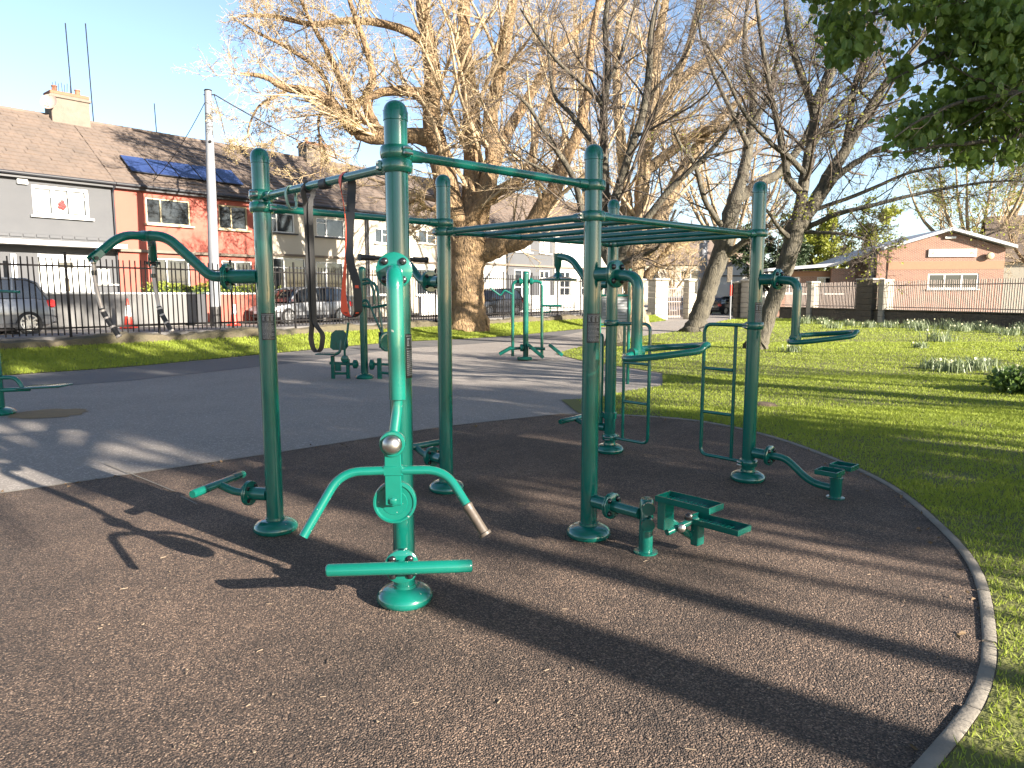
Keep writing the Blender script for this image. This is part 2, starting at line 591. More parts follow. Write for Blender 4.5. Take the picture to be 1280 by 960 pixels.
# rubber safety surface: straight edge to the asphalt, curved kerb to the lawn
kerb_in = spl([(-1.6, .62), (.1, 1.15), (1.28, 2.16), (1.9, 2.74), (2.37, 3.42), (2.72, 4.08), (2.95, 4.8), (3.15, 5.8), (3.12, 6.8), (2.9, 7.9), (2.45, 8.75), (1.75, 9.22), (.62, 9.42)], 8)
rub = [(-9, -2.5), (-1.2, -3.0), (-1.6, .62)] + [tuple(p) for p in kerb_in[1:]] + [(-.8, 8.55), (-2.48, 7.0), (-4.14, 5.58), (-6.4, 3.7), (-11, -.2)]
sheet('rubber_surface', rub, .008, RUBBER)
# thin joint between rubber and asphalt
mb = MB()
jl = [(-11, -.2), (-6.4, 3.7), (-4.14, 5.58), (-2.48, 7.0), (-.8, 8.55), (.62, 9.42)]
for a, b in zip(jl[:-1], jl[1:]):
    d = norm(np.subtract(b, a))
    n = np.array([-d[1], d[0]]) * .018
    mb.add([(a[0] - n[0], a[1] - n[1], .0125), (b[0] - n[0], b[1] - n[1], .0125), (b[0] + n[0], b[1] + n[1], .0125), (a[0] + n[0], a[1] + n[1], .0125)], [(0, 1, 2, 3)])
tag(mb.build('surface_joint', KERB), kind='structure')
# thin pale lines at the edge of the rubber
mb = MB()
for (a, b) in (((130, 580), (218, 616)), ((226, 622), (246, 632))):
    p, q = gnd(*a), gnd(*b)
    d = norm(q - p)
    n = np.array([-d[1], d[0], 0]) * .007
    u = np.array([0, 0, .0145])
    mb.add([p - n + u, q - n + u, q + n + u, p + n + u], [(0, 1, 2, 3)])
tag(mb.build('pale_line', KERB), kind='structure')

# kerb stones along the curve
kroot = sheet('kerb_bed', [tuple(p) for p in kerb_in] + [tuple(p + .09 * norm(p - np.array([-.95, 5.2]))) for p in kerb_in[::-1]], .010, EARTH)
kroot.name = 'kerb'
seg = np.cumsum([0] + [np.linalg.norm(kerb_in[i + 1] - kerb_in[i]) for i in range(len(kerb_in) - 1)])
tot = seg[-1]
nk = 19


def kpt(s):
    i = min(max(np.searchsorted(seg, s) - 1, 0), len(kerb_in) - 2)
    t = (s - seg[i]) / (seg[i + 1] - seg[i])
    p = kerb_in[i] * (1 - t) + kerb_in[i + 1] * t
    d = norm(kerb_in[i + 1] - kerb_in[i])
    return p, np.array([d[1], -d[0]])


for k in range(nk):
    s0, s1 = tot * k / nk + .007, tot * (k + 1) / nk - .007
    ring = []
    zt = .0135 + RNG.random() * .006
    for s in np.linspace(s0, s1, 4):
        p, n = kpt(s)
        ring.append([(*(p), .0), (*(p), zt - .004), (*(p + n * .006), zt), (*(p + n * .052), zt), (*(p + n * .058), zt - .004), (*(p + n * .058), .0)])
    V = np.array(ring).reshape(-1, 3)
    F = []
    for i in range(3):
        for j in range(5):
            F.append((i * 6 + j, (i + 1) * 6 + j, (i + 1) * 6 + j + 1, i * 6 + j + 1))
    F += [(0, 1, 2, 3, 4, 5), (23, 22, 21, 20, 19, 18)]
    MB().add(V, F).build('kerb_stone', KERB, kroot)

# lawn on the right: one sheet plus blades
kout = [tuple(kpt(s)[0] + kpt(s)[1] * .062) for s in np.linspace(0, tot, 60)]
lawn = [(-1.0, -4), (45, -4), (40, 20), (24.0, 33), (19.3, 48.5), (14.6, 47.5), (10.2, 37.6), (8.2, 32.6), (4.9, 27.4), (2.5, 23.0), (1.2, 19.3), (1.75, 17.1), (2.5, 15.7),
        (3.1, 14.5), (2.65, 12.4), (1.9, 11.7), (1.25, 10.85), (.75, 10.75), (.9, 9.5)] + kout[::-1][2:]
LAWN_O = sheet('lawn', lawn, .012, LAWN)
# grass verge on the left, rising to the retaining wall
FD, F0 = np.array([.595, .804]), np.array([-11.1, 18.2])        # line of the park railing
FN = np.array([-.804, .595])                                    # towards the houses


def fpt(s, off=0.0):
    return F0 + FD * s + FN * off


edge = spl([(-15.2, 8.4), (-13.4, 10.4), (-10.2, 14.02), (-8.48, 15.95), (-6.72, 19.2), (-3.9, 24.3), (-2.3, 25.5), (0, 28.0), (3.0, 33.1), (7.0, 39.6), (9.6, 44.5)], 5)
V, F = [], []
for p in edge:
    s = (p - F0) @ FD
    q = fpt(s, -.22)
    for j in range(6):
        t = j / 5
        V.append((*(p * (1 - t) + q * t), .012 + .30 * t ** 1.3))
for i in range(len(edge) - 1):
    for j in range(5):
        F.append((i * 6 + j, i * 6 + 6 + j, i * 6 + 7 + j, i * 6 + 1 + j))
verge = MB().add(V, F).build('grass_verge', LAWN, ang=180)
if verge.data.polygons[0].normal.z < 0:
    verge.data.flip_normals()
tag(verge, kind='structure')


def strip(name, a, b, z, m, s0=-30, s1=52):
    p = [fpt(s0, a), fpt(s1, a), fpt(s1, b), fpt(s0, b)]
    mb = MB()
    mb.add([(*q, z) for q in p] + [(*q, z - .7) for q in p], [(3, 2, 1, 0) if False else (0, 1, 2, 3), (0, 4, 5, 1), (1, 5, 6, 2), (2, 6, 7, 3), (3, 7, 4, 0)])
    o = mb.build(name, m)
    if o.data.polygons[0].normal.z < 0:
        o.data.flip_normals()
    return tag(o, kind='structure')


strip('footpath', .02, 2.0, .56, ASPHALT_DK, s1=33)
strip('road', 2.0, 6.4, .45, ASPHALT, s1=33)
strip('far_pavement', 6.4, 30, .57, PAVE, s1=60)

# low mossy retaining wall under the railing, with rough top
V, F = [], []
ss = np.arange(-12, 33, .16)
rw = np.random.default_rng(3)
for s in ss:
    h = .50 + .05 * math.sin(s * 1.7) + rw.normal(0, .02)
    for off, z in ((-.26, .1), (-.25 + rw.normal(0, .015), .33), (-.22 + rw.normal(0, .015), h), (-.10, h + .03 + rw.normal(0, .012)), (.06, h + .05), (.10, h - .02)):
        V.append((*fpt(s + rw.normal(0, .02), off), z))
for i in range(len(ss) - 1):
    for j in range(5):
        F.append((i * 6 + j, i * 6 + 1 + j, i * 6 + 7 + j, i * 6 + 6 + j))
rwall = MB().add(V, F).build('retaining_wall', STONE, ang=30)
tag(rwall, 'low mossy stone retaining wall under the black park railing', 'wall')

# worn round patch on the asphalt beside the machine on the far left
mb = MB()
c = gnd(62, 517)
n = 28
ang = np.arange(n) * 2 * math.pi / n
rad = .42 + RNG.normal(0, .03, n)
mb.add([(c[0] + math.cos(a) * r * 1.15, c[1] + math.sin(a) * r, .006) for a, r in zip(ang, rad)], [tuple(range(n))])
tag(mb.build('worn_patch', mat('worn_patch', (.30, .20, .09), .9, var=(4, .9, 8), col2=(.10, .075, .05), bump=(30, .5, .01))), kind='structure')


# ------------------------------------------------------------------ the green climbing and exercise frame
P = {1: (-.562, 3.556), 2: (-1.608, 4.67), 3: (.509, 4.56), 4: (-.537, 5.675), 5: (.995, 7.114), 6: (2.041, 5.999)}
HP = 2.525
GND = .008


def dome_cap(mb, z, r=.060, n=24):
    prof = [(r - .004, -.045), (r, -.042), (r, -.002), (r - .002, .002)]
    for k in range(1, 8):
        a = k / 7 * math.pi / 2
        prof.append(((r - .003) * math.cos(a), .004 + (r - .010) * math.sin(a)))
    return mb.lathe(prof, (0, 0, z), n=n)


def base_cover(mb, r=.148, h=.098, n=32):
    prof = [(r - .016, 0), (r - .003, .012), (r, .028), (r - .005, .044), (r - .018, .060), (r - .042, .074), (r - .066, .081), (.064, .083), (.062, h), (.058, h)]
    return mb.lathe(prof, n=n)


frame = thing('climbing_frame', (P[1][0], P[1][1], GND), 0, 'tall dark green six post climbing frame with overhead bars on the rubber surface', 'climbing frame')
RZ = {1: (2.275, 2.212), 2: (2.225, 2.148), 3: (2.27, 2.082), 4: (2.15, 2.082), 5: (2.088,), 6: (2.098,)}


def rel(i):
    return np.array([P[i][0] - P[1][0], P[i][1] - P[1][1], 0])


def clamp_mb(z, phi, foot=False):
    """two-part collar with bolt lugs"""
    mb = MB()
    mb.lathe([(.058, -.031), (.070, -.031), (.0765, -.024), (.079, -.008), (.079, .008), (.0765, .024), (.070, .031), (.058, .031)], (0, 0, z), n=28)
    for s in (1, -1):
        a = phi + s * 1.15
        c, q = math.cos(a), math.sin(a)
        rot = Matrix.Rotation(a, 3, 'Z')
        mb.rbox((c * .080, q * .080, z), (.030, .046, .050), .008, rot)
    mb.mi = 1
    for s in (1, -1):
        for dz in (-.012, .012):
            a = phi + s * 1.15
            c, q = math.cos(a), math.sin(a)
            p = np.array([c * .093, q * .093, z + dz])
            t = np.array([-q, c, 0])
            mb.cyl(p - t * .026, p + t * .026, .006, 8)
    return mb


plaque_at = {1: (R(-8), 1.18, 1.40), 2: (R(-62), 1.30, 1.475), 3: (R(-80), 1.29, 1.475), 6: (R(-62), 1.30, 1.53)}


def plaque_mb(phi, z0, z1):
    mb = MB()
    hw = .78
    n = 9

    def patch(r, p0, p1, a, b):
        V = []
        for k in range(n):
            t = p0 + (p1 - p0) * k / (n - 1)
            V += [(r * math.cos(t), r * math.sin(t), a), (r * math.cos(t), r * math.sin(t), b)]
        mb.add(V, [(2 * k, 2 * k + 2, 2 * k + 3, 2 * k + 1) for k in range(n - 1)])
    patch(.0585, phi - hw, phi + hw, z0, z1)
    mb.mi = 1
    H = z1 - z0
    rr = random.Random(int(phi * 100))
    r = .0592
    patch(r, phi - hw * .92, phi + hw * .92, z1 - .012, z1 - .009)
    for k in range(3):                                   # the three pictogram boxes at the top
        a = phi - hw * .80 + k * hw * .58
        w = hw * .40
        patch(r, a, a + .04, z1 - .26 * H, z1 - .10 * H)
        patch(r, a, a + w, z1 - .125 * H, z1 - .10 * H)
        patch(r, a + w * .35, a + w * .62, z1 - .24 * H, z1 - .15 * H)
        patch(r, a, a + w * .8, z1 - .27 * H, z1 - .25 * H)
    patch(r, phi - hw * .92, phi + hw * .92, z1 - .335 * H, z1 - .325 * H)
    z = z1 - .38 * H
    while z > z0 + .05 * H:                              # the lines of small print
        a = -.86
        e = .86 if rr.random() > .25 else .3 + .5 * rr.random()
        while a < e:
            w = .08 + .22 * rr.random()
            patch(r, phi + hw * a, phi + hw * min(a + w, e), z - .020 * H, z)
            a += w + .05
        z -= .045 * H
    return mb


for i in range(1, 7):
    o = rel(i)
    post = MB().tube([(0, 0, .07), (0, 0, .8), (0, 0, 1.6), (0, 0, HP - .07)], .0565, 28).build('post', GREEN, frame, loc=o)
    mb = MB()
    dome_cap(mb, HP - .058)
    mb.build('post_cap', GREEN, post)
    base_cover(MB()).build('base_cover', GREEN, post) if False else None
    mb = MB()
    base_cover(mb)
    mb.build('base_cover', GREEN, post)
    if i in plaque_at:
        plaque_mb(*plaque_at[i]).build('info_plaque', [BLACKPLATE, PRINT], post)
    dirs = {1: (.4, 2.2), 2: (-.6, .75), 3: (2.4, 2.3), 4: (2.3, 5.0), 5: (5.3,), 6: (2.3,)}[i]
    for z, ph in zip(RZ[i], dirs):
        clamp_mb(z, ph).build('clamp', [GREEN, STEEL], post)


def bar(i, j, z, name='crossbar', r=.0235):
    a, b = rel(i) + [0, 0, z], rel(j) + [0, 0, z]
    d = norm(b - a)
    mb = MB()
    mb.tube([a + d * .09, b - d * .09], r, 16)
    for p, s in ((a, 1), (b, -1)):
        mb.tube([p + s * d * .075, p + s * d * .10, p + s * d * .15, p + s * d * .152], [.032, .032, .029, .024], 16)
    return mb.build(name, GREEN, frame)


bar(1, 2, 2.215)
bar(1, 3, 2.272)
bar(2, 4, 2.148)
bar(4, 3, 2.082, 'rung')
bar(3, 6, 2.088, 'side_rail')
bar(4, 5, 2.086, 'side_rail')
e1 = norm(np.subtract(P[6], P[3]))
for k in range(1, 5):
    a = rel(3) + np.array([*e1, 0]) * (k * .42) + [0, 0, 2.087]
    b = rel(4) + np.array([*e1, 0]) * (k * .42) + [0, 0, 2.087]
    MB().tube([a, b], .0215, 14).build('rung', GREEN, frame)
bar(5, 6, 2.09, 'rung')


def ladder(i, j, z0, z1):
    d = norm(rel(j) - rel(i))
    o = rel(i)
    P3 = lambda r, z: o + d * r + np.array([0, 0, z])
    mb = MB()
    mb.tube(bend([P3(.07, z1), P3(.47, z1), P3(.47, z0), P3(.07, z0)], .07, 6), .0165, 12)
    side = mb.build('ladder_rail', GREEN, frame)
    MB().tube([P3(.165, z1 - .016), P3(.165, z0 + .016)], .0155, 12).build('ladder_stile', GREEN, side)
    for t in (1 / 3, 2 / 3):
        z = z0 + (z1 - z0) * t
        MB().tube([P3(.178, z), P3(.455, z)], .0145, 12).build('ladder_rung', GREEN, side)
    ph = math.atan2(d[1], d[0])
    for z in (z0, z1):
        mb = clamp_mb(0, ph)
        c = mb.build('ladder_clamp', [GREEN, STEEL], side, loc=o + np.array([0, 0, z]))


ladder(6, 5, .155, 1.335)
ladder(5, 6, .155, 1.315)


# ------------------------------------------------------------------ exercise stations bolted to the posts
def mount(root, z, R_=.085, rt=.045, xo=.19, x0=.05):
    mb = MB()
    mb.tube([(x0, 0, z), (xo - .012, 0, z)], rt, 20)
    mb.lathe([(.02, 0), (R_ - .003, 0), (R_, .003), (R_, .011), (R_ - .003, .0135), (.02, .0135)], (xo - .015, 0, z), (1, 0, 0), 28)
    mb.lathe([(.02, 0), (R_ - .003, 0), (R_, .003), (R_, .011), (R_ - .003, .0135), (.02, .0135)], (xo, 0, z), (1, 0, 0), 28)
    f = mb.build('mount', GREEN, root)
    for k in range(4):
        a = math.pi / 4 + k * math.pi / 2
        y, zz = math.cos(a) * .060, math.sin(a) * .060
        mb = MB()
        mb.lathe([(.008, -.040), (.014, -.038), (.014, -.0292), (.008, -.029), (.008, 0), (.017, 0), (.018, .004), (.016, .010), (.010, .015), (.004, .017)], (xo + .0136, y, z + zz), (1, 0, 0), 14)
        mb.build('bolt', BOLT, f)
    return f


def station(i, yaw, name, label, group=None):
    return thing(name, (P[i][0], P[i][1], GND), R(yaw), label, name.replace('_', ' '), group)


# front post, upper: long bent arm with hub, disc and two handles
t = station(1, -87, 'swing_arm_trainer', 'bright green bent arm with silver hub, disc and drooping handles on the nearest post')
tag(t, cat='exercise machine')
mount(t, 1.705)
arm = MB().tube(bend([(.20, 0, 1.70), (.345, .018, 1.685), (.355, .022, 1.12)], .13, 10), .0385, 20)
arm_o = arm.build('arm', GREEN, t)
mb = MB()
mb.tube(bend([(.352, .022, 1.16), (.355, .020, 1.08), (.385, .004, .955)], .08, 6), .0255, 14)
mb.build('lower_tube', GREEN, arm_o)
mb = MB()
mb.lathe([(.030, -.03), (.056, -.028), (.059, -.022), (.059, .018), (.056, .023), (.046, .024), (.044, .020), (.02, .02)], (.405, 0, .925), (1, 0, 0), 28)
hub = mb.build('hub', GREEN, t)
mb = MB()
mb.lathe([(.0435, 0), (.0430, .014), (.038, .028), (.027, .038), (.013, .043), (.003, .044)], (.426, 0, .925), (1, 0, 0), 26)
mb.build('silver_cap', STEEL, hub)
mb = MB()
mb.rbox((.402, 0, .775), (.030, .076, .272), .004)
mb.rbox((.40, 0, .80), (.04, .092, .05), .006)
mb.lathe([(.017, 0), (.017, .010), (.012, .013)], (.4165, 0, .662), (1, 0, 0), 6)
mb.lathe([(.023, 0), (.023, .003)], (.4165, 0, .662), (1, 0, 0), 18)
mb.build('lever_plate', GREEN, t)
mb = MB()
mb.lathe([(.02, -.034), (.094, -.034), (.099, -.029), (.100, -.02), (.100, .010), (.097, .016), (.088, .017), (.082, .011), (.06, .010), (.058, .012), (.02, .012)], (.362, 0, .64), (1, 0, 0), 40)
mb.build('weight_disc', GREEN, t)
lh = MB().tube(bend([(.402, -.040, .80), (.405, -.235, .795), (.52, -.385, .535)], .09, 8), .0205, 14).build('handle', GREEN, t)
rh = MB().tube(bend([(.402, .040, .80), (.405, .235, .800), (.462, .335, .650)], .09, 8), .0205, 14).build('handle', GREEN, t)
d = norm(np.array([.462, .335, .650]) - np.array([.405, .235, .80]))
p0 = np.array([.462, .335, .650])
mb = MB()
mb.tube([p0 - d * .004, p0, p0 + d * .012, p0 + d * .014, p0 + d * .03, p0 + d * .145, p0 + d * .147, p0 + d * .160], [.021, .0245, .0245, .023, .0225, .0225, .030, .029], 16)
tag(mb.build('grip', OLD_GRIP, rh), 'worn brown grip on the right handle')
t = station(1, -85, 'foot_rest', 'wide bright green foot bar bolted low on the nearest post in front of its base')
tag(t, cat='foot rest')
mount(t, .262)


def foot_rest(t, z, x=.31, half=.345, r=.031, curve=False):
    mb = MB()
    if curve:
        mb.tube(bend([(.2, 0, .25), (.31, 0, .25), (x - .01, 0, z - .01)], .08, 6), .027, 14)
    else:
        mb.tube([(.2, 0, z - .03), (x - .01, 0, z - .003)], .03, 14)
    mb.build('bracket', GREEN, t)
    mb = MB()
    mb.tube([(x, -half, z), (x, -half + .004, z), (x, -half + .01, z), (x, half - .01, z), (x, half - .004, z), (x, half, z)], [r * .78, r * .92, r, r, r * .92, r * .78], 18)
    b = mb.build('foot_bar', GREEN, t)
    return b


foot_rest(t, .300)

# left post, upper: arched arm with two hanging handles
t = station(2, 178, 'hanging_handle_machine', 'green arched arm with two forks holding hanging metal handles on the left front post')
tag(t, cat='exercise machine')
mount(t, 1.71, xo=.25)
arm = MB().tube(bend([(.26, 0, 1.71), (.36, 0, 1.71), (.64, 0, 1.972), (.80, 0, 1.972)], .12, 8), .0335, 18).build('arm', GREEN, t)
MB().tube([(.735, 0, 1.972), (.748, 0, 1.972)], .0362, 18).build('weld_ring', GREEN_D, arm)
for s in (1, -1):
    br = MB().tube(bend([(.775, 0, 1.972), (.83, s * .18, 1.965), (.905, s * .31, 1.84)], .10, 8), .0275, 16).build('branch', GREEN, arm)
    h = thing('x', (0, 0, 0), 0, None, None) if False else None
    mb = MB()
    ax = norm(np.array([.075, s * .13, -.125]))
    sd = norm(np.cross(ax, [0, 0, 1.0]))
    c = np.array([.905, s * .31, 1.84])
    fr = np.array([sd, norm(np.cross(ax, sd)), ax]).T
    for q in (-1, 1):
        mb.rbox(c + sd * q * .026 + ax * .018, (.008, .042, .085), .003, fr)
    mb.mi = 1
    mb.cyl(c + ax * .042 - sd * .045, c + ax * .042 + sd * .045, .011, 10)
    mb.build('fork', [GREEN, BOLT], arm)
    top = c + ax * .042
    hp = spl([top, top + [0.0, 0, -.05], top + [-.0, 0, -.12], top + [-.018, -s * .004, -.25], top + [-.040, -s * .01, -.34], top + [-.115, -s * .02, -.475]], 5)
    hd = MB().tube(hp[3:], .0125, 12).build('handle', PALE_STEEL, t)
    mb = MB()
    mb.tube(hp[:5], [.008, .010, .016, .017, .012], 10)
    mb.build('link', STEEL, hd)
    MB().tube(hp[7:10], .0155, 12).build('collar', BOLT, hd)
    g = hp[-8:]
    MB().tube(g, .0165, 12).build('grip', GRIP, hd)
    mb = MB()
    for k in range(1, 8, 2):
        dd = norm(g[k] - g[k - 1])
        mb.tube([g[k] - dd * .008, g[k] + dd * .004], .0178, 12)
    mb.build('tape', PALE_STEEL, hd)
t = station(2, 166, 'foot_rest', 'short green foot bar with dark ends low on the left front post')
mount(t, .25)
b = foot_rest(t, .30, .425, .27, .027, True)
for s in (1, -1):
    MB().tube([(.425, s * .15, .30), (.425, s * .262, .30), (.425, s * .275, .30)], [.0285, .0285, .024], 18).build('end_sleeve', GREEN_D, b)
foot2 = t


def seat_ring(i, yaw, label):
    t = station(i, yaw, 'support_ring', label, 'dip rings on the right posts')
    tag(t, cat='exercise machine')
    mount(t, 1.72)
    a = MB().tube(bend([(.2, 0, 1.715), (.36, 0, 1.70), (.36, 0, 1.235)], .12, 9), .0345, 18).build('arm', GREEN, t)
    mb = MB()
    mb.tube([(.36, 0, 1.25), (.36, 0, 1.215)], .037, 18)
    mb.tube([(.36, -.05, 1.245), (.36, .05, 1.245)], .03, 14)
    mb.build('joint', GREEN, a)
    pts = [(.36, .03, 1.243), (.37, .12, 1.245), (.44, .185, 1.252), (.58, .165, 1.266), (.74, .10, 1.283), (.82, .04, 1.291), (.83, 0, 1.292)]
    full = [(x, y, z + .02) for x, y, z in pts] + [(x, -y, z - .16 * y) for x, y, z in pts[-2::-1]]
    MB().tube(spl(full, 5), .0195, 14).build('ring', GREEN, t)
    return t


seat_ring(3, -46.8, 'green down-bent arm with loop seat on the middle right post above the stepper')
seat_ring(6, -46.8, 'green down-bent arm with loop seat on the far right post in front of the lawn')


def tray(mb, c, L, Wd, h=.032, th=.006, rot=None):
    rot = rot if rot is not None else np.eye(3)
    rot = np.array(rot)
    f = lambda x, y, z: np.asarray(c, float) + rot @ np.array([x, y, z])
    mb.box(f(0, 0, -h / 2), (L, Wd, th), rot)
    for s in (1, -1):
        mb.box(f(0, s * (Wd / 2 - th / 2), 0), (L, th, h), rot)
        mb.box(f(s * (L / 2 - th / 2), 0, .0003), (th, Wd - 2 * th, h), rot)
    for k in range(int(L / .03)):                    # raised tread ribs
        mb.box(f(-L / 2 + .02 + k * .03, 0, -h / 2 + th * .62), (.005, Wd - .03, .003), rot)


# middle right post, lower: stepper
t = station(3, -46.8, 'stepper_machine', 'green stepper with two tray pedals at different heights beside the middle right post')
mount(t, .25)
MB().tube([(.2, 0, .25), (.41, 0, .25)], .036, 16).build('beam', GREEN, t)
mb = MB()
mb.tube([(.44, .03, .0), (.44, .03, .33), (.44, .03, .345)], [.044, .044, .036], 18)
mb.lathe([(.075, 0), (.075, .010), (.046, .012)], (.44, .03, 0), n=18)
mb.build('upright', GREEN, t)
for zz in (.30, .20):
    MB().tube([(.40, .085, zz), (.50, -.03, zz)], .040, 16).build('sleeve', GREEN, t)
mb = MB()
tray(mb, (.77, -.02, .405), .36, .155)
p1 = mb.build('pedal', GREEN, t)
mb = MB()
mb.rbox((.615, -.02, .30), (.055, .10, .18), .005)
mb.build('pedal_arm', GREEN, p1)
mb = MB()
tray(mb, (.79, .27, .215), .36, .155)
p2 = mb.build('pedal', GREEN, t)
mb = MB()
mb.rbox((.655, .27, .125), (.055, .075, .155), .005)
mb.build('pedal_arm', GREEN, p2)
a, b = np.array([.585, .0, .27]), np.array([.62, .25, .10])
mb = MB()
mb.tube([a, b], .026, 12)
mb.tube([(.60, .02, .17), (.66, .25, .22)], .022, 12)
cr = mb.build('crank', GREEN, t)
for c in ((.655, .09, .195), (.665, .145, .255)):
    mb = MB()
    mb.lathe([(.024, 0), (.026, .006), (.022, .016), (.010, .022)], c, (.7, -.7, .1), 14)
    mb.build('bearing', STEEL if c[2] < .2 else BOLT, cr)

# far right post, lower: twin square footplates on a short pedestal
t = station(6, -46.8, 'twister_machine', 'green curved arm with pedestal and two square footplates beside the lawn kerb')
mount(t, .25)
MB().tube(bend([(.2, 0, .25), (.33, 0, .25), (.55, 0, .085), (.74, 0, .075)], .11, 9), .030, 16).build('arm', GREEN, t)
mb = MB()
mb.tube([(.75, 0, 0), (.75, 0, .150), (.75, 0, .152), (.75, 0, .165), (.75, 0, .166), (.75, 0, .215)], [.046, .046, .052, .052, .040, .040], 20)
mb.lathe([(.07, 0), (.07, .008), (.048, .010)], (.75, 0, 0), n=18)
ped = mb.build('pedestal', GREEN, t)
MB().rbox((.75, 0, .222), (.08, .11, .022), .004).build('top_plate', STEEL, ped)
for s in (1, -1):
    mb = MB()
    tray(mb, (.75, s * .135, .235), .17, .155, .034)
    mb.build('footplate', GREEN, t)

# back left post: overhead press bar and a foot rest
t = station(4, 133.2, 'press_bar_machine', 'dark green arm with black gripped crossbar on the back left post')
tag(t, cat='exercise machine')
mount(t, 1.70)
MB().tube(bend([(.2, 0, 1.70), (.30, 0, 1.70), (.50, 0, 1.87), (.68, 0, 1.90)], .1, 7), .033, 16).build('arm', GREEN, t)
cb = MB().tube([(.69, -.34, 1.90), (.69, .34, 1.90)], .017, 12).build('crossbar', BLACK, t)
for s in (1, -1):
    MB().tube([(.69, s * .20, 1.90), (.69, s * .33, 1.90), (.69, s * .332, 1.90), (.69, s * .345, 1.90)], [.023, .023, .030, .029], 14).build('grip', GRIP, cb)


def copy_rest(i, yaw, label):
    c = foot2.copy()
    COL.objects.link(c)
    c.location = (P[i][0], P[i][1], GND)
    c.rotation_euler = (0, 0, R(yaw))
    c['label'] = label
    for ch in list(foot2.children):
        k = copy_obj(ch, c)
        for g in list(ch.children):
            copy_obj(g, k)
    return c


copy_rest(4, 133.2, 'green foot bar low on the back left post, half hidden by the nearest post')
copy_rest(5, 140, 'turquoise foot bar low beside the back right post at the edge of the asphalt')
# back right post: hand wheel on a raised arm, and a side tube
t = station(5, 133.2, 'hand_wheel_machine', 'green raised arm holding a flat round hand wheel, seen left of the middle right post')
tag(t, cat='exercise machine')
mount(t, 1.70)
MB().tube(bend([(.2, 0, 1.70), (.30, 0, 1.70), (.55, 0, 1.97), (.74, 0, 2.0)], .12, 8), .036, 16).build('arm', GREEN, t)
mb = MB()
mb.tube([(.74, 0, 2.03), (.74, 0, 1.90), (.74, 0, 1.88), (.74, 0, 1.83)], [.045, .040, .028, .022], 16)
mb.build('spindle', GREEN, t)
mb = MB()
mb.lathe([(.02, .085), (.035, .06), (.06, .035), (.13, .018), (.195, .006), (.207, 0), (.205, -.010), (.19, -.013), (.05, -.02), (.01, -.02)], (.74, 0, 1.755), n=40)
mb.build('hand_wheel', GREEN, t)
t = station(5, 160, 'side_tube', 'thick vertical green tube standing against the back right post')
tag(t, cat='support tube')
MB().tube([(.115, 0, .30), (.115, 0, 1.17), (.115, 0, 1.20), (.115, 0, 1.21)], [.042, .042, .034, .015], 16).build('tube', GREEN, t)
mb = MB()
mb.lathe([(.057, -.03), (.07, -.03), (.07, .03), (.057, .03)], (0, 0, .38), n=20)
mb.rbox((.07, 0, .38), (.05, .06, .05), .006)
mb.build('bracket', GREEN, t)

# ------------------------------------------------------------------ bands and hooks on the front crossbar
e2 = norm(np.subtract(P[2], P[1]))


def on_bar(r):
    return np.array([P[1][0] + e2[0] * r, P[1][1] + e2[1] * r, 2.223])


def ribbon(path, wid, wvec, th, mats, name, parent=None):
    """two-layer strap along the path; wvec = width direction at each point"""
    Pp = np.asarray(path, float)
    T = np.gradient(Pp, axis=0)
    T /= np.linalg.norm(T, axis=1)[:, None] + 1e-9
    Wv = np.array([norm(w) for w in wvec])
    N = np.cross(T, Wv)
    N /= np.linalg.norm(N, axis=1)[:, None] + 1e-9
    wid = np.broadcast_to(np.asarray(wid, float), (len(Pp),))[:, None]
    mb = MB()
    K = len(Pp)
    for s, mi in ((1, 0), (-1, len(mats) - 1)):
        a, b = Pp - Wv * wid / 2 + N * th / 2 * s, Pp + Wv * wid / 2 + N * th / 2 * s
        V = np.stack([a, b], 1).reshape(-1, 3)
        mb.mi = mi
        mb.add(V, [((2 * k, 2 * k + 1, 2 * k + 3, 2 * k + 2) if s > 0 else (2 * k + 2, 2 * k + 3, 2 * k + 1, 2 * k)) for k in range(K - 1)])
    for s in (1, -1):
        a, b = Pp + s * Wv * wid / 2 - N * th / 2, Pp + s * Wv * wid / 2 + N * th / 2
        V = np.stack([a, b], 1).reshape(-1, 3)
        mb.mi = 0
        mb.add(V, [((2 * k, 2 * k + 1, 2 * k + 3, 2 * k + 2) if s < 0 else (2 * k + 2, 2 * k + 3, 2 * k + 1, 2 * k)) for k in range(K - 1)])
    return mb.build(name, mats, parent)


X, Y_, Z = np.array([1., 0, 0]), np.array([0, 1., 0]), np.array([0, 0, 1.])
vw = norm([e2[1], -e2[0], 0])         # across the bar
# orange lined wide band
c = on_bar(.485)
right = spl([c + vw * .0 + Z * .030, c + vw * .031 + X * .006 - Z * .0, c + X * .012 - Z * .12 + vw * .02, c + X * .010 - Z * .40, c + X * .045 - Z * .56, c + X * .052 - Z * .70], 4)
bot = np.array([c + X * (.014 + .038 * math.cos(a)) - Z * (.70 + .045 * math.sin(a)) for a in np.linspace(.3, math.pi - .3, 7)])
left = spl([c - X * .024 - Z * .70, c - X * .026 - Z * .60, c - X * .010 - Z * .42, c - X * .004 - Z * .22, c - vw * .030 - Z * .02, c + vw * .0 + Z * .029], 4)
path = np.vstack([right, bot, left])
wv, wd = [], []
nr, nb, nl = len(right), len(bot), len(left)
for k in range(nr):
    q = k / (nr - 1)
    wv.append(e2 * 0 if False else (np.array([-e2[0], -e2[1], 0]) if q < .25 else X + Y_ * .0) if q < .85 else X + Y_ * .4)
    wd.append(.045)
for k in range(nb):
    q = (k + 1) / (nb + 1)
    a = q * math.pi
    wv.append(X * abs(math.cos(a)) + Y_ * math.sin(a) * 1.2)
    wd.append(.042)
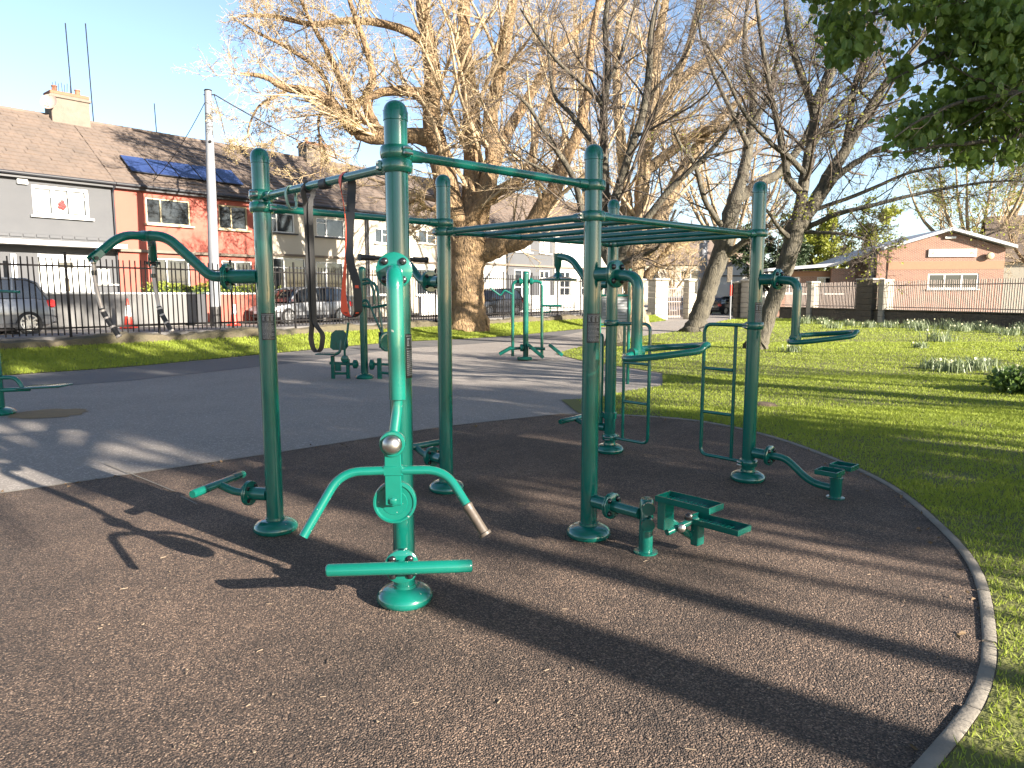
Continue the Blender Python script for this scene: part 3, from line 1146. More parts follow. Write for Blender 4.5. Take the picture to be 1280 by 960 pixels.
for k in range(nl):
    q = k / (nl - 1)
    wv.append(X + Y_ * .35 if q < .75 else np.array([-e2[0], -e2[1], 0]))
    wd.append(.040 - .036 * min(1, q * 2.1) if q < .80 else .03)
tag(ribbon(path, wd, wv, .005, [BAND, ORANGE], 'exercise_band'), 'wide exercise band, black outside and orange inside, looped over the front bar', 'exercise band')
# narrow black strap with a small bottom loop
c = on_bar(.905)
L = [c - X * .002 + vw * .03, c + vw * .03 - Z * .05, c - Z * .12 + X * .010, c - Z * .5 + X * .012, c - Z * .70 + X * .010, c - Z * .79 + X * .016]
loop = [c - Z * (.875 + .085 * math.sin(a)) + X * (.022 + .034 * math.cos(a)) for a in np.linspace(-.3, math.pi + .4, 9)]
Rr = [c - Z * .76 - X * .004, c - Z * .5 - X * .012, c - Z * .14 - X * .014, c - vw * .03 - Z * .03, c + Z * .03]
path = spl([c + Z * .03] + L + loop + Rr, 3)
tag(ribbon(path, .030, [X * .8 + Y_ * .6] * len(path), .005, [BAND], 'exercise_strap'), 'narrow black strap hanging in a long loop from the left half of the bar', 'exercise strap')
# wraps of dark tape round the bar
for r0, r1, lb in ((.66, .74, 'thick dark grip tape wound round the bar beside the orange band'), (.885, .945, 'thin dark tape wound round the bar above the narrow strap')):
    mb = MB()
    a, b = on_bar(r0), on_bar(r1)
    a[2] = b[2] = 2.215
    d = norm(b - a)
    rr = .031 if r0 < .8 else .027
    mb.tube([a, a + d * .006, b - d * .006, b], [.0245, rr, rr * .98, .0245], 14, lump=.03, rng=RNG)
    tag(mb.build('grip_tape', BAND), lb, 'tape', 'tape on the front bar')
# small metal hook hooked over the bar
c = on_bar(1.12)
hk = [c + vw * .028 - Z * .06, c + vw * .030, c + vw * .016 + Z * .022, c - vw * .016 + Z * .022, c - vw * .030, c - vw * .030 - Z * .05, c - vw * .01 - Z * .105, c + vw * .028 - Z * .10, c + vw * .035 - Z * .05]
hp = spl(hk, 4)
tag(ribbon(hp, .024, [np.array([e2[0], e2[1], 0])] * len(hp), .006, [mat('hook_metal', (.16, .26, .21), .4, metal=.4)], 'bar_hook'), 'small pale green hook over the left end of the front bar', 'hook')

# ------------------------------------------------------------------ the other exercise machines across the asphalt
def small_post(mb, h, r):
    mb.tube([(0, 0, .05), (0, 0, h * .5), (0, 0, h - .06)], r, 18)
    prof = [(r + .004, h - .06), (r + .004, h - .05)] + [((r + .004) * math.cos(a), h - .05 + (r) * math.sin(a)) for a in np.linspace(.1, 1.5, 6)]
    mb.lathe(prof, n=18)
    mb.lathe([(r * 2.3, 0), (r * 2.5, .03), (r * 2.2, .06), (r * 1.5, .085), (r, .10)], n=22)


def hubm(parent, c, ax, r=.10, n=20):
    mb = MB()
    mb.lathe([(.03, -.05), (r * .6, -.045), (r, -.03), (r, .03), (r * .6, .05), (.03, .06)], c, ax, n)
    return mb.build('hub', GREEN_D, parent)


# leg press and pull-down station (left of centre, in shade)
c = gnd(456, 473)
t = thing('leg_press_machine', (c[0], c[1], 0), 0, 'dark green exercise post with low seat, hexagonal backrest and overhead pull arms on the asphalt', 'exercise machine')
mb = MB()
small_post(mb, 2.12, .07)
mb.build('post', GREEN_D, t)
hubm(t, (-.17, -.03, .28), (1, 0, 0), .085)
hubm(t, (.15, -.03, .27), (1, 0, 0), .10)
MB().tube([(-.22, -.03, .28), (-.66, -.03, .30)], .03, 10).build('beam', GREEN_D, t)
for x, z1 in ((-.60, .46), (-.31, .40)):
    MB().rbox((x, -.03, z1 / 2 - .02), (.07, .07, z1), .01).build('leg', GREEN_D, t)
MB().rbox((-.455, -.03, .10), (.24, .04, .05), .006).build('cross_brace', GREEN_D, t)
MB().rbox((-.50, -.03, .23), (.11, .06, .16), .006).build('frame_plate', GREEN_D, t)
MB().rbox((-.70, -.08, .485), (.36, .34, .022), .008).build('seat', GREEN_D, t)
MB().tube(bend([(-.58, -.03, .46), (-.46, -.02, .50), (-.44, 0, .68), (-.44, .02, .9)], .08, 5), .028, 10).build('back_tube', GREEN_D, t)
hx = [(-.16, .0), (-.13, .26), (-.05, .33), (.10, .33), (.17, .24), (.19, .02), (.13, -.05), (-.10, -.05)]
MB().prism(hx, -.02, .02, lambda x, y, h: (-.49 + x, .0 + h, .60 + y)).build('backrest', GREEN_D, t)
MB().tube(spl([(-.36, -.06, .33), (-.35, -.08, .6), (-.30, -.08, .85), (-.27, -.08, 1.08)], 4), .022, 10).build('push_lever', GREEN_D, t)
mb = MB()
mb.lathe([(.02, -.05), (.07, -.04), (.08, 0), (.07, .04), (.02, .05)], (-.36, -.06, .38), (0, 1, 0), 14)
mb.build('pivot', GREEN_D, t)
MB().tube([(.2, -.03, .28), (.55, -.03, .27)], .026, 10).build('beam', GREEN_D, t)
MB().rbox((.30, -.05, .19), (.085, .08, .42), .01).build('leg', GREEN_D, t)
MB().tube([(.32, -.05, .12), (.62, -.05, .08)], .025, 8).build('foot_tube', GREEN_D, t)
for dx in (0, .08):
    ar = MB().tube(bend([(.02, -.06, 1.88 - dx), (.16 + dx, -.1, 1.90 - dx * .6), (.24 + dx, -.12, 1.66), (.25 + dx, -.12, 1.42)], .1, 6), .028, 10).build('upper_arm', GREEN_D, t)
MB().tube([(-.03, -.14, 1.42), (.20, -.12, 1.36), (.60, -.1, 1.44)], .024, 8).build('yoke', GREEN_D, t)
MB().tube(bend([(-.02, -.15, 1.44), (.10, -.15, 1.52), (.18, -.15, 1.36), (.42, -.15, .78)], .05, 4), .021, 8).build('pull_lever', GREEN_D, t)
MB().tube([(.33, -.13, 1.36), (.40, -.13, .80), (.45, -.13, .62)], .021, 8).build('pull_lever', GREEN_D, t)
mb = MB()
mb.lathe([(.02, -.02), (.17, -.02), (.19, 0), (.17, .02), (.14, .022), (.13, .012), (.02, .012)], (.47, -.14, .72), (.7, -.7, 0), 24)
mb.build('weight_disc', GREEN, t)
MB().tube([(.33, -.1, .90), (.34, -.1, .60)], .03, 8).build('grip', GRIP, t)

# walker station further back
c = gnd(657, 450)
t = thing('walker_machine', (c[0], c[1], 0), 0, 'distant green post with two swinging walker legs and sloping foot pedals by the path', 'exercise machine')
mb = MB()
small_post(mb, 2.16, .068)
mb.build('post', GREEN_D, t)
for s, x, lo in ((-1, -.32, .10), (1, .40, .06)):
    ar = MB().tube(bend([(s * .03, 0, 1.93), (x, 0, 1.93), (x, -.03, lo)], .14, 7), .038, 12).build('swing_leg', GREEN_D if s < 0 else GREEN, t)
    hubm(ar, (s * .13, 0, 1.93), (1, 0, 0), .085, 14)
    MB().tube([(x * .2, 0, .30), (x * 1.2, -.05, .28)], .036, 10).build('lower_arm', GREEN_D, t)
MB().tube([(.40, -.03, 1.34), (.60, -.1, 1.335), (.86, -.16, 1.335)], [.028, .028, .034], 10).build('side_handle', GREEN, t)
MB().tube(bend([(.60, -.1, 1.31), (.62, -.1, 1.20), (.48, -.08, 1.17)], .06, 4), .014, 8).build('hook', GREEN_D, t)
MB().tube(bend([(-.34, -.03, 1.62), (-.52, -.1, 1.72), (-.62, -.12, 1.58), (-.86, -.2, 1.76)], .05, 4), .022, 8).build('back_handle', GREEN_D, t)
hubm(t, (-.10, -.08, .31), (1, 0, 0), .09, 14)
ped = lambda cx, cy, cz, a, L: MB().rbox((cx, cy, cz), (L, .17, .085), .012, Matrix.Rotation(a, 3, 'Y'))
ped(-.50, -.12, .24, -.5, .34).build('pedal', GREEN_D, t)
ped(.24, -.18, .24, .70, .50).build('pedal', GREEN, t)
ped(.74, -.10, .26, .68, .42).build('pedal', GREEN, t)
MB().rbox((-.03, -.22, .06), (.36, .2, .08), .02).build('foot_block', GREEN_D, t)

# seat machine cut by the left edge
c = gnd(-2, 518)
t = thing('seat_machine', (c[0], c[1], 0), 0, 'green machine cut by the left edge with flat seat plate on a short arm', 'exercise machine')
mb = MB()
small_post(mb, 2.05, .085)
mb.build('post', GREEN, t)
MB().tube(bend([(.05, 0, .50), (.28, 0, .50), (.36, 0, .36)], .09, 6), .028, 12).build('seat_arm', GREEN, t)
MB().tube([(.05, 0, .33), (.45, 0, .345)], .03, 12).build('lower_arm', GREEN, t)
MB().rbox((.66, 0, .38), (.56, .34, .024), .008, Matrix.Rotation(-.05, 3, 'Y')).build('seat', GREEN_D, t)
MB().tube(bend([(.0, 0, 1.62), (.15, 0, 1.65), (.44, -.02, 1.64)], .05, 4), .019, 10).build('upper_bar', GREEN, t)

# notice board behind the frame
c = gnd(783, 480)
t = thing('notice_board', (c[0], c[1], 0), R(-4), 'small grey instruction board on slim green posts behind the back right post', 'notice board')
for x in (-.50, .02):
    MB().tube([(x, 0, 0), (x, 0, 2.06)], .03, 10).build('post', GREEN, t)
MB().rbox((-.24, 0, 1.33), (.50, .02, .46), .004).build('panel', mat('board_panel', (.16, .17, .17), .5), t)
for z in (1.07, 1.59):
    MB().tube([(-.50, 0, z), (.02, 0, z)], .022, 10).build('rail', GREEN, t)
mb = MB()
for k in range(8):
    mb.box((-.24 + .02 * (k % 2), -.0125, 1.52 - k * .052), (.44 - .05 * (k % 3), .004, .024))
tag(mb.build('text_line', PRINT, t), kind='stuff')


# ------------------------------------------------------------------ black park railing on the retaining wall
def yaw_of(d):
    return math.atan2(d[1], d[0])


def frot(d):
    return Matrix.Rotation(yaw_of(d), 3, 'Z')


rail = thing('park_railing', (*F0, .60), yaw_of(FD), 'long black iron railing with plain upright bars on top of the low stone wall', 'railing')
bar_me = MB().rbox((0, 0, .96), (.028, .028, 1.92), .004).build('picket', IRON, rail, loc=(-7, 0, 0))
postm = None
gap = .142
x, k = -7.0, 0
while x < 31.5:
    x += gap
    k += 1
    if k % 16 == 0:
        if postm is None:
            postm = MB().rbox((0, 0, 1.0), (.055, .055, 2.2), .008).build('rail_post', IRON, rail, loc=(x, 0, -.04))
        else:
            copy_obj(postm, rail, (x, 0, -.04))
    else:
        copy_obj(bar_me, rail, (x, 0, random.uniform(-.012, .012)), (random.uniform(-.006, .006), random.uniform(-.01, .01), 0))
for z in (.17, 1.72):
    MB().rbox((12.3, 0.0, z), (39.0, .012, .045), .003).build('rail', IRON, rail)

# ------------------------------------------------------------------ terrace of houses
HD = norm([.6457, .7637])
H0 = np.array([-17.05, 27.0])
HN = np.array([-HD[1], HD[0]])        # away from the street
HY = yaw_of(HD)
ZG, ZE, ZR, TR = .58, 5.86, 8.95, 4.0


def house(s0, s1, name_label, wall_m, z_base=None):
    o = H0 + HD * s0
    return thing('terraced_house', (*o, ZG), HY, name_label, 'house', 'terraced houses across the street')


def wall_with_holes(mb, L, z0, z1, holes, th=.22, y0=0.0):
    """front wall from 0..L along x, outside face at y0, window openings cut out; holes: (xa, xb, za, zb)"""
    xs = sorted(set([0, L] + [v for h in holes for v in h[:2]]))
    zs = sorted(set([z0, z1] + [v for h in holes for v in h[2:]]))
    for i in range(len(xs) - 1):
        for j in range(len(zs) - 1):
            xa, xb, za, zb = xs[i], xs[i + 1], zs[j], zs[j + 1]
            cx, cz = (xa + xb) / 2, (za + zb) / 2
            if any(h[0] < cx < h[1] and h[2] < cz < h[3] for h in holes):
                continue
            mb.add([(xa, y0, za), (xb, y0, za), (xb, y0, zb), (xa, y0, zb)], [(0, 1, 2, 3)])
    for xa, xb, za, zb in holes:
        y1 = y0 + th
        mb.add([(xa, y0, za), (xb, y0, za), (xb, y1, za), (xa, y1, za)], [(0, 3, 2, 1)])
        mb.add([(xa, y0, zb), (xb, y0, zb), (xb, y1, zb), (xa, y1, zb)], [(0, 1, 2, 3)])
        mb.add([(xa, y0, za), (xa, y0, zb), (xa, y1, zb), (xa, y1, za)], [(0, 3, 2, 1)])
        mb.add([(xb, y0, za), (xb, y0, zb), (xb, y1, zb), (xb, y1, za)], [(0, 1, 2, 3)])


def window(parent, xa, xb, za, zb, cols, frame_m=WHITE, sill_m=WHITE, transoms=(), y=.07, sill=True, curtain=False, fw=.06, name='window'):
    """frame proud of the reveal, one pane per light"""
    w = MB()
    cz, cx = (za + zb) / 2, (xa + xb) / 2
    w.box((cx, y, zb - fw / 2), (xb - xa, .07, fw))
    w.box((cx, y, za + fw / 2), (xb - xa, .07, fw))
    edges = [xa + fw / 2] + [xa + (xb - xa) * c for c in cols] + [xb - fw / 2]
    for i, e in enumerate(edges):
        w.box((e, y - .002, cz), (fw, .074, zb - za - 2 * fw))
    for i, tz in enumerate(transoms):
        if tz:
            w.box(((edges[i] + edges[i + 1]) / 2, y - .001, za + (zb - za) * tz), (edges[i + 1] - edges[i] - fw, .066, fw * .8))
    f = w.build(name, frame_m, parent)
    for i in range(len(edges) - 1):
        MB().box(((edges[i] + edges[i + 1]) / 2, y + .01, cz), (edges[i + 1] - edges[i] - fw + .004, .012, zb - za - 2 * fw + .004)).build('pane', GLASS, f)
        if curtain:
            ww = edges[i + 1] - edges[i]
            MB().box((edges[i] + ww * .5, y + .004, cz), (ww - fw * 1.3 - .05, .004, zb - za - 2 * fw - .08)).build('curtain', CURTAIN, f)
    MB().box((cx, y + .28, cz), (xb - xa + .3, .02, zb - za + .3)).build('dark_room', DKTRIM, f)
    if sill:
        MB().box((cx, -.03, za - .035), (xb - xa + .22, .22, .07)).build('sill', sill_m, f)
    return f


def roof(parent, x0, x1, tile_mat=TILE, rows=17):
    """pitched roof facing the street: a deck plus overlapping tile courses"""
    h0, h1 = ZE - ZG + .06, ZR - ZG
    y0, y1 = -.28, TR
    mb = MB()
    mb.add([(x0, y0, h0 - .05), (x1, y0, h0 - .05), (x1, y1, h1 - .05), (x0, y1, h1 - .05), (x0, 2 * TR + .3, h0 - .05), (x1, 2 * TR + .3, h0 - .05)], [(0, 1, 2, 3), (3, 2, 5, 4)])
    rf = mb.build('roof', tile_mat, parent)
    sl = np.array([0, y1 - y0, h1 - h0])
    Ls = np.linalg.norm(sl)
    sl = sl / Ls
    nn = np.array([0, -sl[2], sl[1]])
    tw = .30
    nt = int((x1 - x0) / tw)
    tw = (x1 - x0) / nt
    V, F = [], []
    rr = np.random.default_rng(int(abs(x1) * 10) + nt)
    for r in range(rows):
        a = Ls * r / rows
        b = min(Ls * (r + 1.12) / rows, Ls)
        off = tw / 2 * (r % 2)
        for k in range(nt + (r % 2)):
            xa, xb = max(x0, x0 + k * tw - off + .004), min(x1, x0 + (k + 1) * tw - off - .004)
            if xb - xa < .05:
                continue
            l1 = .038 + rr.normal(0, .008)
            l2 = l1 + rr.normal(0, .004)
            base = np.array([0, y0, h0])
            p = [base + sl * a + nn * l1 + [xa, 0, 0], base + sl * a + nn * l2 + [xb, 0, 0], base + sl * b + nn * .008 + [xb, 0, 0], base + sl * b + nn * .008 + [xa, 0, 0],
                 base + sl * a + nn * -.01 + [xa, 0, 0], base + sl * a + nn * -.01 + [xb, 0, 0]]
            n = len(V)
            V += p
            F += [(n, n + 1, n + 2, n + 3), (n + 4, n + 5, n + 1, n)]
    tl = np_mesh('roof_tiles', np.array(V), np.array(F), tile_mat, rf, False)
    tag(tl, kind='stuff')
    mb = MB()
    for k in range(int((x1 - x0) / .42)):
        xa = x0 + k * .42
        mb.tube([(xa, y1, h1 + .01), (min(xa + .415, x1), y1, h1 + .015)], [.10, .11], 8)
    tag(mb.build('ridge_tiles', tile_mat, rf), kind='stuff')
    return rf


def gutter(parent, x0, x1, m=DKTRIM):
    mb = MB()
    mb.box(((x0 + x1) / 2, -.12, ZE - ZG - .02), (x1 - x0, .22, .16))
    g = mb.build('fascia', m, parent)
    z = ZE - ZG + .05
    mb = MB()
    mb.tube([(x0, -.30, z), (x1, -.30, z)], .062, 10)
    mb.build('gutter', m, g)
    return g


def chimney(rf, x, y, w, d, z0, z1, dish=None, pots=2, aerial=()):
    mb = MB()
    mb.rbox((x, y, (z0 + z1) / 2), (w, d, z1 - z0), .02)
    ch = mb.build('chimney', CHIM, rf)
    MB().rbox((x, y, z1 - .12), (w + .12, d + .12, .12), .02).build('chimney_cap', CHIM, rf)
    MB().rbox((x, y, z1 + .03), (w + .02, d + .02, .14), .02).build('chimney_top', TERRA, rf)
    for k in range(pots):
        mb = MB()
        px = x - w * .3 + w * .6 * (k / max(1, pots - 1))
        mb.lathe([(.10, 0), (.12, .03), (.10, .06), (.095, .24), (.115, .26), (.115, .30), (.085, .30), (.08, .1)], (px, y, z1 + .08), n=14)
        mb.build('chimney_pot', TERRA, rf)
    return ch


def dish(rf, c, r, ax):
    mb = MB()
    mb.lathe([(.02, -.03), (r * .5, -.02), (r * .85, .03), (r, .08), (r * .99, .09), (r * .8, .045), (r * .4, .005), (.02, 0)], c, ax, 22)
    mb.tube([np.asarray(c) - norm(ax) * .02, np.asarray(c) - norm(ax) * .22], .025, 8)
    mb.tube([np.asarray(c) + np.array([0, 0, -r * .8]), np.asarray(c) + norm(ax) * r * .9 + np.array([0, 0, -r * .3])], .014, 6)
    return mb.build('satellite_dish', DISH, rf)


def shell(parent, L, wall_m, holes, side=False):
    mb = MB()
    wall_with_holes(mb, L, 0, ZE - ZG - .1, holes)
    hh = ZE - ZG - .1
    mb.add([(0, 2 * TR, 0), (L, 2 * TR, 0), (L, 2 * TR, hh), (0, 2 * TR, hh)], [(3, 2, 1, 0)])
    for x in (0.003, L - .003):
        mb.add([(x, .0, 0), (x, 2 * TR, 0), (x, 2 * TR, hh), (x, TR, ZR - ZG - .1), (x, 0, hh)], [(0, 1, 2, 3, 4)])
    return mb.build('wall', wall_m, parent, ang=10)


def downpipe(parent, x, m=DKTRIM, z0=0.0):
    return MB().tube(bend([(x, -.28, ZE - ZG), (x, -.08, ZE - ZG - .25), (x, -.08, z0)], .1, 4), .038, 8).build('downpipe', m, parent)


z_ = lambda z: z - ZG
# dark grey house on the left
s0, s1 = -6.4, 2.12
h = house(s0, s1, 'dark grey rendered house with white upstairs window and porch band, leftmost of the terrace', RENDER_GREY)
X_ = lambda s: s - s0
hol = [(X_(-.66), X_(1.22), z_(4.50), z_(5.60)), (X_(-4.9), X_(-3.0), z_(4.50), z_(5.60)), (X_(-.55), X_(1.05), z_(.62), z_(3.12)), (X_(-5.0), X_(-2.4), z_(1.7), z_(3.1))]
shell(h, s1 - s0, RENDER_GREY, hol)
w = window(h, *hol[0], (.36, .66), transoms=(.66, .70, .66), curtain=True, fw=.11)
mb = MB()
for k in range(14):
    a = k * 2.4
    mb.lathe([(.005, -.07), (.055, -.04), (.07, 0), (.055, .04), (.005, .07)], (X_(.30) + .10 * math.cos(a) * (k / 14), .055, z_(4.94) + .17 * math.sin(a) * (k / 14)), (0, 0, 1), 6)
tag(mb.build('red_ornament', REDPOT, w), kind='stuff')
window(h, *hol[1], (.5,), transoms=(.66, .66), curtain=True, fw=.09)
window(h, *hol[3], (.35, .65), transoms=(0, 0, 0), curtain=True, fw=.09)
MB().box((X_(-1.45), -.40, z_(3.47)), (7.3, .80, .16)).build('porch_canopy', WHITE, h)
MB().box((X_(-1.62), -.72, z_(1.8)), (.16, .16, 2.45)).build('porch_post', WHITE, h)
dr = MB().box((X_(.25), .02, z_(1.84)), (1.80, .10, 2.52)).build('door', WHITE, h)
for dx in (-.62, 0, .62):
    MB().box((X_(.25) + dx, -.035, z_(1.95)), (.36 if dx else .44, .02, 1.7 if dx else 1.9)).build('door_panel', mat('door_glass_white', (.62, .63, .60), .25) if dx else WHITE, dr)
MB().box((X_(.25), -.05, z_(1.98)), (.16, .02, .5)).build('door_light', GLASS, dr)
MB().box((X_(.25), -.055, z_(2.72)), (.5, .02, .2)).build('door_light', GLASS, dr)
MB().rbox((X_(-.95), -.06, z_(5.65)), (.34, .10, .2), .02).build('alarm_box', WHITE, h)
MB().rbox((X_(1.53), -.07, z_(2.30)), (.42, .14, .62), .02).build('meter_box', WHITE, h)
MB().box((X_(1.62), -.06, z_(2.0)), (.9, .10, .05)).build('ledge', WHITE, h)
mb = MB()
for k in range(20):
    mb.rbox((X_(-5.9 + k * .42), -.02, z_(3.75)), (.385, .05, .12), .012)
tag(mb.build('brick_course', RENDER_GREY, h), kind='stuff')
gutter(h, -.1, s1 - s0)
rf = roof(h, -.3, s1 - s0)
chimney(rf, X_(2.12) - .05, TR, 1.45, .82, z_(8.5), z_(9.86))
dish(rf, (X_(1.28), TR - .45, z_(9.42)), .32, (-.9, -1, .35))
dish(rf, (X_(1.75), TR - .62, z_(9.55)), .28, (.1, -1, .3)) if False else None
for sx, zt in ((2.32, 12.9), (3.1, 13.1)):
    MB().tube([(X_(sx), TR + .1, z_(8.8)), (X_(sx) - .05, TR + .1, z_(zt))], .022, 6).build('aerial_pole', IRON, rf)
mb = MB()
for k in range(7):
    mb.cyl((X_(1.55 + k * .1), TR - .25 + .05 * (k % 3), z_(9.98)), (X_(1.5 + k * .11), TR - .25, z_(10.3 + .06 * (k % 2))), .010, 5)
tag(mb.build('bird_spikes', IRON, rf), kind='stuff')
downpipe(h, s1 - s0 - .04)

# red house with the solar panels
s0, s1 = 2.14, 8.05
h = house(s0, s1, 'red rendered house with cream window frames and solar panels on its roof', RENDER_RED)
hol = [(X_(3.33), X_(5.15), z_(4.50), z_(5.55)), (X_(6.42), X_(7.78), z_(4.50), z_(5.55)), (X_(3.4), X_(5.0), z_(1.55), z_(3.12)), (X_(6.45), X_(7.9), z_(.62), z_(3.12))]
shell(h, s1 - s0, RENDER_RED, hol)
window(h, *hol[0], (.33,), CREAMF, CREAMF, (0, 0))
window(h, *hol[1], (.44,), CREAMF, CREAMF, (0, 0))
window(h, *hol[2], (.4,), WHITE, WHITE, (0, 0))
f = window(h, *hol[3], (.45,), WHITE, WHITE, (.78, .78), sill=False)
MB().box(((s1 - s0) / 2, -.09, z_(3.37)), (s1 - s0 - .02, .18, .11)).build('string_course', CHIM, h)
MB().rbox((X_(6.05), -.06, z_(5.62)), (.3, .1, .2), .02).build('alarm_box', WHITE, h)
gutter(h, 0, s1 - s0)
rf = roof(h, 0, s1 - s0)
sl = norm([0, TR + .28, ZR - ZE - .06])
nn = np.array([0, -sl[2], sl[1]])
rot = np.array([[1, 0, 0], [0, sl[1], -sl[2]], [0, sl[2], sl[1]]])
for k in range(5):
    base = np.array([0, -.28, ZE - ZG + .06])
    c = base + sl * 1.62 + nn * .12 + np.array([X_(3.02 + .5 + k * .985), 0, 0])
    pn = MB().rbox(c, (.955, 1.32, .045), .008, rot).build('solar_panel', DKTRIM, rf)
    for a in (-.23, .23):
        MB().box(c + nn * .0245 + [a, 0, 0], (.445, 1.27, .006), rot).build('solar_cell', SOLAR, rf) if False else None
    MB().box(c + nn * .0245, (.915, 1.28, .006), rot).build('solar_cell', SOLAR, rf)
MB().tube([(X_(5.77), TR + .1, z_(8.8)), (X_(5.74), TR + .1, z_(10.35))], .02, 6).build('aerial_pole', IRON, rf)

# cream house
s0, s1 = 8.07, 14.5
h = house(s0, s1, 'cream rendered house with broad white ground floor windows behind the silver hatchback', RENDER_CREAM)
hol = [(X_(8.5), X_(10.22), z_(4.52), z_(5.45)), (X_(11.44), X_(13.12), z_(4.48), z_(5.40)), (X_(8.5), X_(10.75), z_(1.5), z_(3.36)), (X_(11.35), X_(13.0), z_(.62), z_(3.25))]
shell(h, s1 - s0, RENDER_CREAM, hol)
window(h, *hol[0], (.45,), WHITE, DKTRIM, (.7, 0))
window(h, *hol[1], (.36,), WHITE, DKTRIM, (.72, 0))
window(h, *hol[2], (.48,), WHITE, WHITE, (.75, .75))
window(h, *hol[3], (.38,), WHITE, WHITE, (.8, 0), sill=False)
MB().box(((s1 - s0) / 2, -.07, z_(3.49)), (s1 - s0 - .02, .14, .10)).build('string_course', CHIM, h)
gutter(h, 0, s1 - s0)
rf = roof(h, 0, s1 - s0)
chimney(rf, X_(14.2), TR, 1.45, .82, z_(8.5), z_(9.74))
dish(rf, (X_(14.75), TR - .66, z_(9.25)), .38, (.3, -1, .3))
dish(rf, (X_(15.25), TR - .40, z_(9.42)), .28, (.8, -.6, .3))
downpipe(h, s1 - s0 - .05)

# second cream house, behind the nearest post and the big trunk
s0, s1 = 14.52, 20.5
h = house(s0, s1, 'cream house partly hidden by the nearest post, left of the big plane trunk', RENDER_CREAM)
hol = [(X_(15.1), X_(16.1), z_(4.36), z_(5.15)), (X_(18.2), X_(19.6), z_(4.52), z_(5.3)), (X_(15.2), X_(17), z_(1.6), z_(3.1)), (X_(18), X_(19.6), z_(1.6), z_(3.1))]
shell(h, s1 - s0, RENDER_CREAM, hol)
for q in hol:
    window(h, *q, (.5,), WHITE, WHITE, (0, .6))
MB().box(((s1 - s0) / 2, -.07, z_(3.45)), (s1 - s0 - .02, .14, .10)).build('string_course', CHIM, h)
gutter(h, 0, s1 - s0)
roof(h, 0, s1 - s0)
downpipe(h, .08)
# white, grey and white houses seen to the right of the trunk
for s0, s1, m_, lb, ws in ((20.52, 25.8, RENDER_WHITE, 'white rendered house just right of the big plane trunk', ((22.0, 23.6),)),
                           (25.82, 30.85, RENDER_GREY, 'grey rendered house with white windows between two white houses', ((26.65, 28.35), (29.35, 30.5))),
                           (30.87, 36.4, RENDER_WHITE, 'white house with tall upstairs window just left of the middle right post', ((31.7, 33.0), (34.4, 35.4))),
                           (36.42, 42.0, RENDER_CREAM, 'pale cream end house mostly hidden behind the middle right post and trees', ((37.5, 39.0),))):
    h = house(s0, s1, lb, m_)
    X_ = lambda s: s - s0
    hol = [(X_(a), X_(b), z_(4.45), z_(5.55)) for a, b in ws] + [(X_(a), X_(b), z_(1.5), z_(3.3)) for a, b in ws]
    shell(h, s1 - s0, m_, hol)
    for q in hol:
        window(h, *q, (.5,), WHITE, WHITE, (.35, .35), curtain=(q[2] > 3), fw=.10)
    MB().box(((s1 - s0) / 2, -.07, z_(3.55)), (s1 - s0 - .02, .14, .12)).build('string_course', CHIM, h)
    MB().box((X_((s0 + s1) / 2) + 1.6, -.02, z_(1.7)), (1.0, .08, 2.2)).build('door', WHITE, h)
    gutter(h, 0, s1 - s0)
    roof(h, 0, s1 - s0)
    downpipe(h, .06)


WALL_GREY = mat('wall_grey', (.15, .148, .145), .9, var=(1.0, .8, 9), col2=(.11, .11, .112), bump=(60, .4, .006))


# front garden walls and hedge
def garden_wall(sa, sb, m_, label, top=1.62, coping=True, th=.2):
    o = H0 + HD * sa - HN * 3.5
    t = thing('garden_wall', (*o, .55), HY, label, 'garden wall', 'front garden walls')
    MB().rbox(((sb - sa) / 2, 0, (top - .55) / 2), (sb - sa - .006, th, top - .55), .008).build('wall', m_, t)
    if coping:
        n = max(1, round((sb - sa) / 1.1))
        for k in range(n):
            L = (sb - sa) / n
            MB().rbox((L * (k + .5), 0, top - .55 + .035), (L - .008, th + .08, .07), .01).build('coping', WHITE, t)
    return t


garden_wall(-9, -2.0, RENDER_WHITE, 'white garden wall behind the grey car on the far left')
garden_wall(-2.0, 3.45, WALL_GREY, 'grey garden wall with white coping left of the red garden wall')
garden_wall(3.45, 3.85, DKTRIM, 'narrow dark navy pier between the grey and red garden walls', 1.64, False, .3)
garden_wall(3.85, 7.4, RENDER_RED, 'low red garden wall behind the grey utility pole', 1.62)
garden_wall(9.8, 13.6, RENDER_CREAM, 'cream garden wall behind the silver hatchback', 1.5)
garden_wall(15, 20.4, RENDER_WHITE, 'pale garden wall left of the plane trunk', 1.45)
garden_wall(22, 30, RENDER_WHITE, 'long pale garden wall right of the plane trunk', 1.5)


